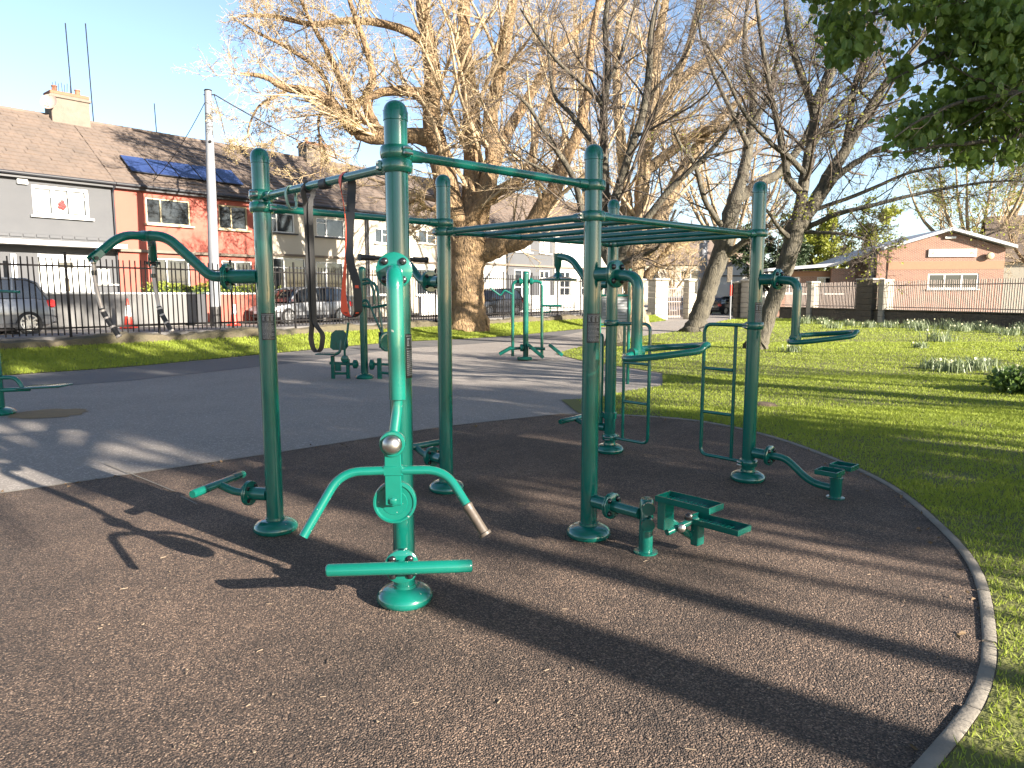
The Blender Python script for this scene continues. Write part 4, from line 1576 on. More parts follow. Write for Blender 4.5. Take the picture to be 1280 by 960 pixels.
# leaf helpers (vectorised)
def leaves(name, C, size, m, parent=None, seed=1, droop=.5, aspect=.72, rounded=False):
    """one folded two-triangle leaf per row of C"""
    r = np.random.default_rng(seed)
    n = len(C)
    a = r.uniform(0, 2 * np.pi, n)
    el = r.normal(-droop, .55, n)
    ax = np.stack([np.cos(a) * np.cos(el), np.sin(a) * np.cos(el), np.sin(el)], 1)
    ref = r.normal(size=(n, 3))
    sd = np.cross(ax, ref)
    sd /= np.linalg.norm(sd, axis=1)[:, None] + 1e-9
    up = np.cross(sd, ax)
    L = (size * r.uniform(.6, 1.25, n))[:, None]
    w = L * aspect * .5
    if rounded:
        V = np.stack([C, C + ax * L * .22 + sd * w * .86 + up * L * .06, C + ax * L * .60 + sd * w * .92 + up * L * .10, C + ax * L - up * L * .08,
                      C + ax * L * .60 - sd * w * .92 + up * L * .10, C + ax * L * .22 - sd * w * .86 + up * L * .06], 1).reshape(-1, 3)
        i = np.arange(n)[:, None] * 6
        F = np.concatenate([i + [[0, 1, 2, 3]], i + [[0, 3, 4, 5]]])
    else:
        V = np.stack([C, C + ax * L * .45 + sd * w + up * L * .10, C + ax * L, C + ax * L * .45 - sd * w + up * L * .10], 1).reshape(-1, 3)
        i = np.arange(n)[:, None] * 4
        F = np.concatenate([i + [[0, 1, 2]], i + [[0, 2, 3]]])
    o = np_mesh(name, V, F, m, parent, False)
    return tag(o, kind='stuff')


def blob_points(n, c, r, rng, shell=.55, flat=1.0):
    d = rng.normal(size=(n, 3))
    d /= np.linalg.norm(d, axis=1)[:, None]
    q = rng.uniform(shell, 1, n)[:, None] ** .7
    return np.asarray(c, float) + d * q * np.asarray(r, float)


# hedge over the red house's wall
t = thing('hedge', (*(H0 + HD * 1.9 - HN * 3.0), .6), HY, 'clipped yellow green hedge on top of the low wall before the red house', 'hedge')
rg = np.random.default_rng(5)
n = 9000
C = np.stack([rg.uniform(0, 5.3, n), rg.uniform(-.45, .45, n), rg.uniform(.2, 1.42, n)], 1)
C[:, 2] += .07 * np.sin(C[:, 0] * 3.1)
leaves('foliage', C, .10, HEDGE, t, 3, .1)
MB().rbox((2.65, 0, .72), (5.2, .7, 1.2), .2).build('hedge_core', LEAF_BUSH, t)

# utility pole and its cables
c = np.array([*at(270, 404, 26.2)[:2], .55])
t = thing('utility_pole', c, 0, 'tall pale grey utility pole with black painted foot before the red house', 'utility pole')
top = at(260, 114, 26.2)
lean = top - c
MB().tube([(0, 0, .55), lean * .5 + [0, 0, .1], lean], [.20, .165, .125], 18).build('pole', POLE, t)
MB().tube([(0, 0, -.1), (0, 0, .62)], [.205, .203], 18).build('black_foot', BLACK, t)
mb = MB()
mb.cyl(lean + [-.16, 0, -.12], lean + [.22, 0, -.12], .02, 6)
mb.cyl(lean + [0, 0, -1.75], lean + [.05, -.16, -1.75], .05, 8)
mb.build('bracket', IRON, t)
mb = MB()
mb.lathe([(.13, 0), (.14, .01), (.12, .05), (.02, .06)], lean, n=14)
mb.build('pole_cap', IRON, t)


def cable(a, b, sag, label, r=.014):
    a, b = np.asarray(a, float), np.asarray(b, float)
    pts = [a * (1 - q) + b * q - np.array([0, 0, sag * 4 * q * (1 - q)]) for q in np.linspace(0, 1, 16)]
    tag(MB().tube(pts, r, 6).build('overhead_cable', CABLE), label, 'cable', 'overhead cables')


roof_pt = H0 + HD * 3.6 - HN * .2
cable(top - [0, 0, .15], (roof_pt[0], roof_pt[1], 6.2), .25, 'thin cable sloping from the pole top down to the roof edge')
cable(top - [0, 0, .1] + np.array([.2, 0, 0]), at(560, 250, 30.5), .35, 'thick cable running from the pole top into the plane tree', .022)
cable(top - [0, 0, 1.75], at(196, 168, 34.5), .08, 'nearly level thin cable from the pole to the roof ridge', .011)
cable(top - [0, 0, 1.75], at(480, 235, 36), .3, 'thin cable from the pole towards the second chimney', .011)
cable(top - [-.2, 0, .1], top - [-.42, -.3, 1.5], -.1, 'short loose cable dangling beside the pole top', .016)


def cone(px, py, Y, label):
    c = at(px, py, Y)
    t = thing('traffic_cone', (c[0], c[1], .46), 0, label, 'traffic cone', 'traffic cones by the road')
    MB().rbox((0, 0, .03), (.42, .42, .06), .015).build('base', CONE_RED, t)
    b = MB().tube([(0, 0, .06), (0, 0, .42)], [.145, .105], 18).build('body', CONE_RED, t)
    MB().tube([(0, 0, .42), (0, 0, .78)], [.107, .066], 18).build('white_sleeve', CONE_WHITE, b)
    MB().tube([(0, 0, .78), (0, 0, 1.0), (0, 0, 1.02)], [.065, .040, .03], 18).build('tip', CONE_RED, b)


cone(161, 410, 24.4, 'red and white traffic cone before the grey garden wall')
cone(293, 404, 26.6, 'red and white traffic cone right of the utility pole')


# ------------------------------------------------------------------ cars
def car(loc, yaw, label, paint, L=4.2, Wd=1.78, Hh=1.48, suv=False, rim_m=RIM):
    """x forward, origin on the ground at the centre of the car"""
    t = thing('parked_car', loc, yaw, label, 'car', 'cars parked along the street')
    hx = L / 2
    w = Wd / 2
    belt = .62 * Hh if not suv else .64 * Hh
    # lower body: stations (x, half width, bottom, shoulder height, top height)
    st = [(-hx, .70 * w, .42, .62, .66), (-hx + .05, .86 * w, .30, .74, .82), (-hx + .22, .95 * w, .22, .84, belt - .02), (-hx + .7, w, .20, .86, belt),
          (-.4, w, .19, .86, belt - .01), (.35, w, .19, .85, belt - .03), (hx - 1.15, w, .20, .82, belt - .07), (hx - .75, .98 * w, .20, .76, belt - .12),
          (hx - .3, .92 * w, .22, .68, belt - .22), (hx - .08, .80 * w, .27, .60, belt - .32), (hx, .62 * w, .34, .54, belt - .40)]
    rings = []
    for x, hw, zb, zs, zt in st:
        pr = [(hw * .72, zb), (hw * .95, zb + .07), (hw, zb + .24), (hw * .995, (zs + zb) / 2 + .15), (hw * .97, zs), (hw * .90, zt - .015), (hw * .78, zt)]
        rings.append([(x, y, z) for y, z in pr] + [(x, -y, z) for y, z in pr[::-1]])
    n = len(rings[0])
    mb = MB()
    F = []
    for i in range(len(rings) - 1):
        for j in range(n):
            F.append((i * n + j, i * n + (j + 1) % n, (i + 1) * n + (j + 1) % n, (i + 1) * n + j))
    F += [tuple(range(n - 1, -1, -1)), tuple(range((len(rings) - 1) * n, len(rings) * n))]
    mb.add(np.array(rings).reshape(-1, 3), F)
    body = mb.build('body', paint, t, 32)
    # cabin
    rl = -hx + (.18 if suv else .12)
    cab = [(rl, belt - .05, .80, belt - .05), (rl + .28, belt - .03, .80, Hh - .14), (rl + .55, belt, .80, Hh - .02), (-.35, belt, .80, Hh), (.35, belt - .02, .79, Hh - .03), (.72, belt - .03, .78, Hh - .12), (hx - .95, belt - .09, .76, belt - .05)]
    mb = MB()
    rings = []
    for x, zb, f, zt in cab:
        ro = .90 * w - (zt - zb) * .26
        pr = [(.90 * w, zb), (.90 * w - (zt - zb) * .22, zt - min(.03, (zt - zb) * .2)), (ro * .88, zt), (ro * .4, zt + .012)]
        rings.append([(x, y, z) for y, z in pr] + [(x, -y, z) for y, z in pr[::-1]])
    n = 8
    F = []
    for i in range(len(rings) - 1):
        for j in range(n):
            F.append((i * n + j, i * n + (j + 1) % n, (i + 1) * n + (j + 1) % n, (i + 1) * n + j))
    mb.add(np.array(rings).reshape(-1, 3), F)
    glassh = mb.build('windows', CARGLASS, t, 50)
    # roof panel and pillars proud of the glass
    mb = MB()
    V = []
    rs = cab[1:6]
    for x, zb, f, zt in rs:
        ro = .90 * w - (zt - zb) * .26
        for y in (1, .5, 0, -.5, -1):
            V.append((x, y * (ro * .93 + .01), zt + .022 - .012 * abs(y)))
    F = [(i * 5 + j, i * 5 + j + 1, (i + 1) * 5 + j + 1, (i + 1) * 5 + j) for i in range(len(rs) - 1) for j in range(4)]
    V2 = [(x, y, z - .02) for x, y, z in V]
    m_ = len(V)
    F += [(a + m_, d + m_, c_ + m_, b + m_) for a, b, c_, d in F]
    mb.add(V + V2, F)
    rp = mb.build('roof_panel', paint, t, 50)
    for sgn in (1, -1):
        pill = MB()
        yb = sgn * (.90 * w + .004)

        def pt(x, zz, zb):
            return (x, sgn * (.90 * w - max(0, zz - zb) * .22 + .006), zz)
        pill.tube([pt(hx - .93, belt - .06, belt), pt(.72, Hh - .13, belt), pt(.35, Hh - .035, belt), pt(-.35, Hh - .012, belt), pt(rl + .55, Hh - .03, belt), pt(rl + .28, Hh - .15, belt), pt(rl + .03, belt - .02, belt)], .034, 6)
        pill.build('pillar', paint, t)
        MB().tube([pt(-.15, belt, belt), pt(-.18, Hh - .03, belt)], .032, 6).build('centre_pillar', DKTRIM, t)
        MB().tube([pt(-1.05, belt, belt), pt(-1.12, Hh - .05, belt)], .03, 6).build('rear_pillar', paint if suv else DKTRIM, t)
        for wx in (hx - .82, -hx + .78):
            R_ = .34 if suv else .315
            mb = MB()
            mb.lathe([(.05, -.2), (R_ + .055, -.2), (R_ + .055, 0), (R_ + .02, .006)], (wx, sgn * (w - .055), R_ + .01), (0, sgn, 0), 26)
            mb.build('wheel_arch', DKTRIM, t)
            mb = MB()
            mb.lathe([(R_ * .5, -.18), (R_ - .02, -.18), (R_, -.15), (R_, -.03), (R_ - .02, -.004), (R_ * .70, 0), (R_ * .66, -.03), (.03, -.04)], (wx, sgn * (w + .012), R_), (0, sgn, 0), 28)
            wh = mb.build('wheel', TYRE, t)
            mb = MB()
            for k in range(10):
                a = k * math.pi / 5
                mb.box((wx + math.cos(a) * R_ * .40, sgn * (w + .006), R_ + math.sin(a) * R_ * .40), (R_ * .52, .02, R_ * .11), Matrix.Rotation(-a, 3, 'Y'))
            mb.lathe([(R_ * .20, -.02), (R_ * .18, .012), (.02, .014)], (wx, sgn * (w + .002), R_), (0, sgn, 0), 14)
            mb.lathe([(R_ * .70, -.03), (R_ * .70, .004), (R_ * .62, .003), (R_ * .62, -.03)], (wx, sgn * (w + .010), R_), (0, sgn, 0), 24)
            mb.build('rim', rim_m, wh)
        MB().rbox((-.30, sgn * (w + .008), belt - .17), (.20, .03, .035), .008).build('door_handle', paint, t)
        MB().rbox((hx - .98, sgn * (w + .10), belt + .02), (.12, .2, .13), .03).build('wing_mirror', paint, t)
        MB().rbox((-hx + .14, sgn * (.80 * w), belt - .15), (.22, .26, .25), .04).build('tail_lamp', RED_LAMP, t)
        MB().rbox((hx - .16, sgn * (.70 * w), belt - .36), (.24, .3, .13), .04).build('headlight', RIM, t)
        MB().rbox((0, sgn * (w - .004), .27), (L - 1.9, .03, .13), .01).build('sill_trim', DKTRIM, t)
    MB().rbox((-hx + .03, 0, .42), (.16, Wd * .82, .22), .04).build('bumper', DKTRIM if suv else paint, t)
    MB().rbox((hx - .03, 0, .42), (.14, Wd * .70, .20), .04).build('bumper', DKTRIM, t)
    MB().rbox((-hx - .002, 0, .66), (.02, .52, .11), .004).build('number_plate', CONE_WHITE, t)
    MB().rbox((hx + .04, 0, .46), (.02, .52, .11), .004).build('number_plate', CONE_WHITE, t)
    return t


PAINT_GREY = mat('car_paint_grey', (.17, .18, .195), .3, metal=.5, coat=.6)
PAINT_SILVER = mat('car_paint_silver', (.30, .31, .33), .3, metal=.4, coat=.6)
PAINT_DARK = mat('car_paint_dark', (.030, .034, .042), .3, metal=.3, coat=.6)
PAINT_WHITE = mat('car_paint_white', (.66, .67, .68), .35, coat=.5)
PAINT_BLUE = mat('car_paint_blue', (.16, .20, .25), .3, metal=.3, coat=.6)
heading = yaw_of(-FD)


def park(s, off, paint, label, **k):
    p = fpt(s, off)
    car((p[0], p[1], .452), heading, label, paint, **k)


park(-1.1, 4.9, PAINT_GREY, 'dark grey sport utility car parked behind the railing, cut by the left edge', L=4.4, Wd=1.82, Hh=1.64, suv=True)
park(10.75, 5.1, PAINT_SILVER, 'silver hatchback parked behind the railing, seen under the hanging bands', L=4.2, Hh=1.47)
park(23.6, 5.1, PAINT_DARK, 'dark car parked behind the railing just right of the plane trunk', L=4.1, Hh=1.5)
c = at(846, 385, 55)
car((c[0], c[1], 0.0), heading + .3, 'pale blue car behind the park gate', PAINT_BLUE)
c = at(907, 390, 60)
car((c[0], c[1], 0.0), heading + 2.9, 'dark car seen in the gateway right of the leaning trunk', PAINT_DARK)

# ------------------------------------------------------------------ stone wall, piers and gate on the right
W0, W1 = np.array([15.9, 60.4]) * 0 + np.array([18.9, 50.0]), np.array([27.0, 22.0])
WD = norm(W1 - W0)
WL = np.linalg.norm(W1 - W0)
WY = yaw_of(WD)
# long rubble wall with individually built coping stones
t = thing('stone_wall', (*W0, 0), WY, 'low grey rubble stone wall along the right side of the lawn', 'wall')
mb = MB()
rw = np.random.default_rng(9)
xs = np.arange(0, WL + .1, .28)
V, F = [], []
for x in xs:
    for y, z in ((-.2, 0), (-.2, .22), (-.2, .45), (-.2, .66), (-.12, .70), (.2, .70), (.2, 0)):
        V.append((x + rw.normal(0, .03), y + rw.normal(0, .018), z + rw.normal(0, .012)))
for i in range(len(xs) - 1):
    for j in range(6):
        F.append((i * 7 + j, i * 7 + 7 + j, i * 7 + 8 + j, i * 7 + 1 + j))
mb.add(V, F)
mb.build('wall', STONE_DK, t, 25)
n = 30
cop = MB().rbox((WL / n / 2, 0, .735), (WL / n - .012, .46, .08), .012).build('coping', STONE, t)
for k in range(1, n):
    copy_obj(cop, t, (WL / n * k, 0, random.uniform(-.006, .006)))


def pier(k, w, d, z, m_, label, cap=True):
    p = W0 + WD * k
    t = thing('stone_pier', (*p, 0), WY, label, 'pier', 'stone piers of the park wall')
    nz = max(3, int(z / .34))
    rr = random.Random(int(k * 10))
    for i in range(nz):
        q = rr.uniform(-.015, .015)
        MB().rbox((0, 0, z / nz * (i + .5)), (w + q, d + q, z / nz - .008), .014).build('stone', m_, t)
    if cap:
        MB().rbox((0, 0, z + .06), (w + .14, d + .14, .13), .03).build('cap_stone', STONE_LT, t)


def k_at(px):
    a = (px - 640) / FPX
    return (a * W0[1] - W0[0]) / (WD[0] - a * WD[1])


pier(k_at(1083), 1.25, .75, 2.45, STONE_DK, 'wide dark stone pier in the right hand wall', True)
pier(k_at(1104), .36, .70, 2.50, STONE_LT, 'narrow pale stone pier beside the wide dark pier', False)
pier(k_at(1013), .42, .62, 2.36, STONE_LT, 'pale stone pier in the wall left of the wide dark pier')
t = thing('wall_railing', (*W0, .775), WY, 'rusty grey upright bar railing on the stone wall', 'railing')
pk = MB().rbox((0, 0, .80), (.052, .024, 1.62), .004).build('picket', GALV, t, loc=(.4, 0, 0))
x = .4
skip = [(k_at(1083) - .7, k_at(1083) + .7), (k_at(1104) - .25, k_at(1104) + .25), (k_at(1013) - .3, k_at(1013) + .3)]
while x < WL - .3:
    x += .128
    if any(a < x < b for a, b in skip):
        continue
    copy_obj(pk, t, (x, 0, random.uniform(-.02, .02)), (random.uniform(-.01, .01), random.uniform(-.015, .015), 0))
for z in (.14, 1.36):
    MB().rbox((WL / 2, .012, z), (WL, .012, .05), .003).build('rail', GALV, t)


# gate piers, gate leaf and railing by the path
def gate_pier(px, Y, w, z, m_, label):
    c = at(px, 390, Y)
    t = thing('gate_pier', (c[0], c[1], 0), R(20), label, 'gate pier', 'gate piers at the end of the path')
    nz = 7
    for i in range(nz):
        MB().rbox((0, 0, z / nz * (i + .5)), (w, w, z / nz - .01), .02).build('stone', m_, t)
    MB().rbox((0, 0, z + .08), (w + .16, w + .16, .16), .04).build('cap_stone', STONE_LT, t)
    return c


cA = gate_pier(862, 47.5, .62, 2.45, STONE_LT, 'pale gate pier left of the leaning trunk')
cB = gate_pier(822, 46, .95, 2.50, STONE_LT, 'pale gate pier furthest left at the end of the path')
cC = gate_pier(936, 50, .85, 2.5, STONE_LT, 'pale gate pier right of the leaning trunk')
cD = gate_pier(922, 50.5, .5, 2.4, STONE_DK, 'dark gate pier beside the red and white sign pole')
t = thing('park_gate', (cA[0] - .35, cA[1], 0), R(187), 'pale metal bar gate standing open beside the gate pier', 'gate')
gp = MB().rbox((0, 0, 1.12), (.035, .02, 2.1), .004).build('picket', GALV, t, loc=(.1, 0, 0))
for k in range(1, 16):
    copy_obj(gp, t, (.1 + k * .118, 0, 0))
for z in (.2, 1.15, 2.0):
    MB().rbox((1.0, .02, z), (2.0, .02, .06), .004).build('rail', GALV, t)
c = at(912, 405, 46)
t = thing('sign_pole', (c[0], c[1], 0), 0, 'thin pale pole with red band beside the right gate pier', 'sign pole')
MB().tube([(0, 0, 0), (0, 0, 2.55)], .055, 10).build('pole', POLE, t)
MB().tube([(0, 0, 1.55), (0, 0, 2.25)], .066, 10).build('red_band', CONE_RED, t)
MB().rbox((-.12, -.02, 2.9), (.34, .05, 1.0), .02).build('sign_back', STONE_DK, t)
c = at(877, 380, 62)
t = thing('utility_pole', (c[0], c[1], 0), 0, 'distant grey utility pole behind the gate', 'utility pole')
MB().tube([(0, 0, 0), (0, 0, 7.4)], [.42, .33], 12).build('pole', POLE, t)
MB().rbox((0, -.1, 6.3), (.9, .2, .5), .05).build('pole_box', POLE, t)


# ------------------------------------------------------------------ brick hall behind the wall
bD = norm([1.0, -.16])
bo = at(1107, 380, 49.5)
t = thing('brick_hall', (bo[0], bo[1], 0), yaw_of(bD), 'low red brick hall with shallow gable and white sign behind the right railing', 'building')
GW, GH, GE = 7.3, 5.85, 4.85          # gable width, apex, eaves
apx = 3.75
mb = MB()
holes = [(2.6, 5.8, 2.0, 3.05)]
wall_with_holes(mb, GW, 0, GE - .35, holes)
mb.add([(0, 0, GE - .35), (GW, 0, GE - .35), (GW, 0, GE - .1), (apx, 0, GH), (0, 0, GE - .1)], [(0, 1, 2, 3, 4)])
mb.add([(0, 0, 0), (0, 9, 0), (0, 9, GE - .1), (0, 0, GE - .1)], [(0, 1, 2, 3)])
mb.add([(GW, 0, 0), (GW, 9, 0), (GW, 9, GE - .1), (GW, 0, GE - .1)], [(3, 2, 1, 0)])
mb.build('wall', BRICK, t)
MB().box((GW / 2, -.012, 3.6), (GW - .04, .03, .55)).build('pale_brick_band', BAND_BRICK, t)
window(t, 2.6, 5.8, 2.0, 3.05, (.33, .67), WHITE, WHITE, (0, 0, 0), fw=.10)
sg = MB().rbox((4.0, -.06, 4.42), (3.0, .07, .52), .01).build('sign', WHITE, t)
for dx in (-1.2, 1.2):
    mb = MB()
    mb.lathe([(.005, 0), (.10, 0), (.10, .012), (.005, .014)], (4.0 + dx, -.098, 4.42), (0, -1, 0), 12)
    mb.build('emblem', CREAMF, sg)
mb = MB()
mb.lathe([(.05, -.1), (.2, -.08), (.24, 0), (.2, .1), (.06, .14)], (6.3, -.2, 4.2), (0, -1, 0), 16)
mb.build('wall_lamp', CREAMF, t)
MB().rbox((3.8, -.07, 5.45), (.7, .12, .16), .02).build('vent', WHITE, t)
for x0, z0, x1, z1 in ((-.5, GE - .22, apx, GH + .06), (apx, GH + .06, GW + .5, GE - .16)):
    d = np.array([x1 - x0, 0, z1 - z0])
    mb = MB()
    q = np.array([0, -.5, 0])
    e = np.array([0, 9.5, 0])
    p0, p1 = np.array([x0, 0, z0]), np.array([x1, 0, z1])
    th = np.array([0, 0, .20])
    V = [p0 + q, p1 + q, p1 + e, p0 + e, p0 + q + th, p1 + q + th, p1 + e + th, p0 + e + th]
    mb.add(V, [(3, 2, 1, 0), (4, 5, 6, 7), (0, 1, 5, 4), (1, 2, 6, 5), (2, 3, 7, 6), (3, 0, 4, 7)])
    mb.build('roof_slab', LICHEN_ROOF, t)
# lower left wing with its own lean roof
mb = MB()
wl = [(-6.6, -5.2, 1.7, 2.9), (-4.0, -2.9, 1.7, 2.9)]
mb2 = MB()
hol = [(a + 7.2, b + 7.2, c_, d_) for a, b, c_, d_ in wl]
wall_with_holes(mb2, 7.2, 0, 3.35, hol)
wing = mb2.build('wing_wall', BRICK, t, loc=(-7.2, 2.4, 0))
for q in hol:
    window(t, q[0] - 7.2, q[1] - 7.2, q[2], q[3], (.5,), WHITE, WHITE, (0, 0), y=2.47, fw=.08)
MB().box((-3.6, 2.39, 3.1), (7.1, .03, .3)).build('pale_brick_band', BAND_BRICK, t)
mb = MB()
V = [(-7.6, 1.7, 3.3), (-1.9, 1.2, 4.05), (.1, 1.2, 4.9), (.1, 9, 5.6), (-7.6, 9, 4.6)]
mb.prism([(-7.7, 3.30), (-3.2, 3.62), (0.02, 4.85), (0.02, 5.05), (-3.2, 3.84), (-7.7, 3.50)], -1.2, -9, lambda x, y, h: (x, -h, y))
mb.build('roof_slab', LICHEN_ROOF, t)
MB().rbox((-2.4, 1.9, 1.75), (1.6, .3, 3.5), .02).build('brick_pier', BRICK, t)
MB().box((-.35, 1.0, 2.4), (.7, 1.9, 4.8)).build('recess_wall', BRICK, t)
MB().rbox((-.9, .35, 2.35), (.3, .3, 4.7), .03).build('dark_post', DKTRIM, t)

# distant houses beyond the gate
def far_house(px, Y, w, ze, zr, label, m_, yaw):
    c = at(px, 380, Y)
    t = thing('distant_house', (c[0], c[1], 0), yaw, label, 'house', 'distant houses beyond the gate')
    d = 7.0
    mb = MB()
    wall_with_holes(mb, w, 0, ze, [(w * .2, w * .4, 3.4, 4.6), (w * .6, w * .8, 3.4, 4.6)])
    for x in (0, w):
        mb.add([(x, 0, 0), (x, d, 0), (x, d, ze), (x, d / 2, zr), (x, 0, ze)], [(0, 1, 2, 3, 4)])
    mb.build('wall', m_, t)
    for a in (.2, .6):
        window(t, w * a, w * (a + .2), 3.4, 4.6, (.5,), WHITE, WHITE, (0, 0), fw=.1)
    mb = MB()
    mb.add([(-.3, -.3, ze - .1), (w + .3, -.3, ze - .1), (w + .3, d / 2, zr + .1), (-.3, d / 2, zr + .1), (-.3, d + .3, ze - .1), (w + .3, d + .3, ze - .1)], [(0, 1, 2, 3), (3, 2, 5, 4)])
    rf = mb.build('roof', TILE, t)
    MB().rbox((w * .9, d / 2, zr + .3), (1.3, .8, 1.6), .03).build('chimney', CHIM, rf)


far_house(770, 84, 13, 5.2, 8.6, 'distant brown roofed house left of the pole beyond the gate', RENDER_CREAM, R(8))
far_house(880, 92, 11, 5.0, 8.2, 'distant tiled house right of the pole beyond the gate', RENDER_WHITE, R(25))
c = at(922, 380, 70)
t = thing('garden_gable', (c[0], c[1], 0), R(-5), 'small pale gabled house front behind the right gate piers', 'house')
mb = MB()
mb.add([(-2.6, 0, 0), (2.6, 0, 0), (2.6, 0, 3.2), (0, 0, 5.0), (-2.6, 0, 3.2), (-2.6, 6, 0), (2.6, 6, 0), (2.6, 6, 3.2), (0, 6, 5.0), (-2.6, 6, 3.2)], [(0, 1, 2, 3, 4), (1, 6, 7, 2), (0, 4, 9, 5), (5, 9, 8, 7, 6)])
mb.build('wall', RENDER_WHITE, t)
mb = MB()
mb.add([(-2.9, -.3, 3.0), (0, -.3, 5.1), (0, 6.3, 5.1), (-2.9, 6.3, 3.0), (2.9, -.3, 3.0), (2.9, 6.3, 3.0)], [(0, 1, 2, 3), (1, 4, 5, 2)])
mb.build('roof', TILE, t)
MB().box((0, -.04, 2.2), (1.5, .08, 1.3)).build('window', GLASS, t)
MB().box((0, -.05, 3.45), (4.2, .06, .12)).build('beam', STONE_DK, t)
far_house(1235, 62, 16, 4.5, 8.5, 'distant house with brown roof behind the brick hall at the right edge', RENDER_CREAM, R(-25))


# ------------------------------------------------------------------ trees
def chain_tubes(Pt, Rd, sides):
    """(N, K, 3) polylines with (N, K) radii -> verts, quads"""
    N, K, _ = Pt.shape
    T = np.gradient(Pt, axis=1)
    T /= np.linalg.norm(T, axis=2)[..., None] + 1e-12
    ref = np.where(np.abs(T[:, :1, 2:3]) > .9, np.array([1., 0, 0]), np.array([0, 0, 1.]))
    u = np.cross(T, np.broadcast_to(ref, T.shape))
    u /= np.linalg.norm(u, axis=2)[..., None] + 1e-12
    w = np.cross(T, u)
    a = np.arange(sides) * 2 * np.pi / sides
    V = Pt[:, :, None, :] + Rd[:, :, None, None] * (np.cos(a)[None, None, :, None] * u[:, :, None, :] + np.sin(a)[None, None, :, None] * w[:, :, None, :])
    idx = np.arange(N * K * sides).reshape(N, K, sides)
    F = np.stack([idx[:, :-1], np.roll(idx[:, :-1], -1, 2), np.roll(idx[:, 1:], -1, 2), idx[:, 1:]], -1).reshape(-1, 4)
    return V.reshape(-1, 3), F


def sprout(rng, Pt, Rd, m, K, frac, lo=.25, ang=(30, 65), up=.15, curl=.12, rr=.55, rmin=.004, lenref=None, tip=.35):
    """m children on each parent chain"""
    N, KP, _ = Pt.shape
    L = np.linalg.norm(np.diff(Pt, axis=1), axis=2).sum(1) if lenref is None else lenref
    t = rng.uniform(lo, 1.0, (N, m)) * (KP - 1)
    i = np.minimum(t.astype(int), KP - 2)
    f = (t - i)[..., None]
    n = np.arange(N)[:, None]
    p = Pt[n, i] * (1 - f) + Pt[n, i + 1] * f
    r0 = Rd[n, i] * (1 - f[..., 0]) + Rd[n, i + 1] * f[..., 0]
    T = Pt[n, i + 1] - Pt[n, i]
    T /= np.linalg.norm(T, axis=2)[..., None] + 1e-12
    q = rng.normal(size=T.shape)
    q -= T * (q * T).sum(2)[..., None]
    q /= np.linalg.norm(q, axis=2)[..., None]
    a = np.radians(rng.uniform(*ang, (N, m)))[..., None]
    d = T * np.cos(a) + q * np.sin(a)
    ln = (L[:, None] * frac * rng.uniform(.55, 1.2, (N, m)) * (1.15 - .5 * t / (KP - 1)))[..., None]
    p, d, ln, r0 = p.reshape(-1, 3), d.reshape(-1, 3), ln.reshape(-1, 1), r0.reshape(-1)
    M = len(p)
    C = np.zeros((M, K, 3))
    C[:, 0] = p
    st = ln / (K - 1)
    for k in range(1, K):
        d = d + rng.normal(size=d.shape) * curl * 1.6
        d[:, 2] += up
        d /= np.linalg.norm(d, axis=1)[:, None]
        C[:, k] = C[:, k - 1] + d * st
    r = np.maximum(r0 * rr, rmin)
    Rc = r[:, None] * np.linspace(1, tip, K)[None, :]
    return C, np.maximum(Rc, rmin * .6)


def resample(pts, K):
    P_ = np.asarray(pts, float)
    d = np.concatenate([[0], np.cumsum(np.linalg.norm(np.diff(P_[:, :3], axis=0), axis=1))])
    s = np.linspace(0, d[-1], K)
    return np.stack([np.interp(s, d, P_[:, j]) for j in range(P_.shape[1])], 1)


def tree(name, label, limbs, bark, twig, seed, levels, leaf=None, cat='tree', group=None, base=None, sides=12, lump=.06):
    """limbs: hand-set list of (x, y, z, r) polylines, the first being the trunk"""
    rng = np.random.default_rng(seed)
    b = np.array(limbs[0][0][:3]) if base is None else np.array(base)
    t = thing(name, b, 0, label, cat, group)
    mb = MB()
    chains_P, chains_R = [], []
    for i, l in enumerate(limbs):
        l = spl(l, 5)
        jit = rng.normal(0, 1, (len(l), 3)) * l[:, 3:4] * .06
        l[:, :3] += jit
        mb.tube(l[:, :3] - b, np.maximum(l[:, 3], .012), sides if l[0, 3] > .1 else 8, True, lump, rng)
        if i > 0:
            q = resample(l, 9)
            chains_P.append(q[:, :3])
            chains_R.append(q[:, 3])
    mb.build('trunk', bark, t, 60)
    Pt, Rd = np.array(chains_P), np.array(chains_R)
    Vs, Fs, off = [], [], 0
    tips = []
    nl = len(levels)
    for li, lv in enumerate(levels):
        Pt, Rd = sprout(rng, Pt, Rd, **lv)
        V, F = chain_tubes(Pt - b, Rd, 5 if li == 0 else (4 if li == 1 and nl > 2 else 3))
        Vs.append(V)
        Fs.append(F + off)
        off += len(V)
        if li >= nl - 2:
            tips.append(Pt[:, 1:].reshape(-1, 3))
    o = np_mesh('branches', np.vstack(Vs), np.vstack(Fs), twig, t)
    tag(o, kind='stuff')
    if leaf:
        m_, size, count, droop = leaf[:4]
        T_ = np.vstack(tips)
        if len(leaf) > 4:
            T_ = T_[leaf[4](T_)]
        C = T_[rng.integers(0, len(T_), count)] + rng.normal(0, size * .5, (count, 3)) - b
        leaves('leaves', C, size, m_, t, seed + 1, droop)
    return t


def limb(Y, pts, rs, dY=0.0, bulge=0.0):
    """pixel polyline at depth Y (drifting by dY along its length) with radii in metres interpolated along it"""
    n = len(pts)
    rr = np.interp(np.linspace(0, 1, n), np.linspace(0, 1, len(rs)), rs)
    return [(*at(px, py, Y + dY * i / max(1, n - 1)), r) for i, ((px, py), r) in enumerate(zip(pts, rr))]


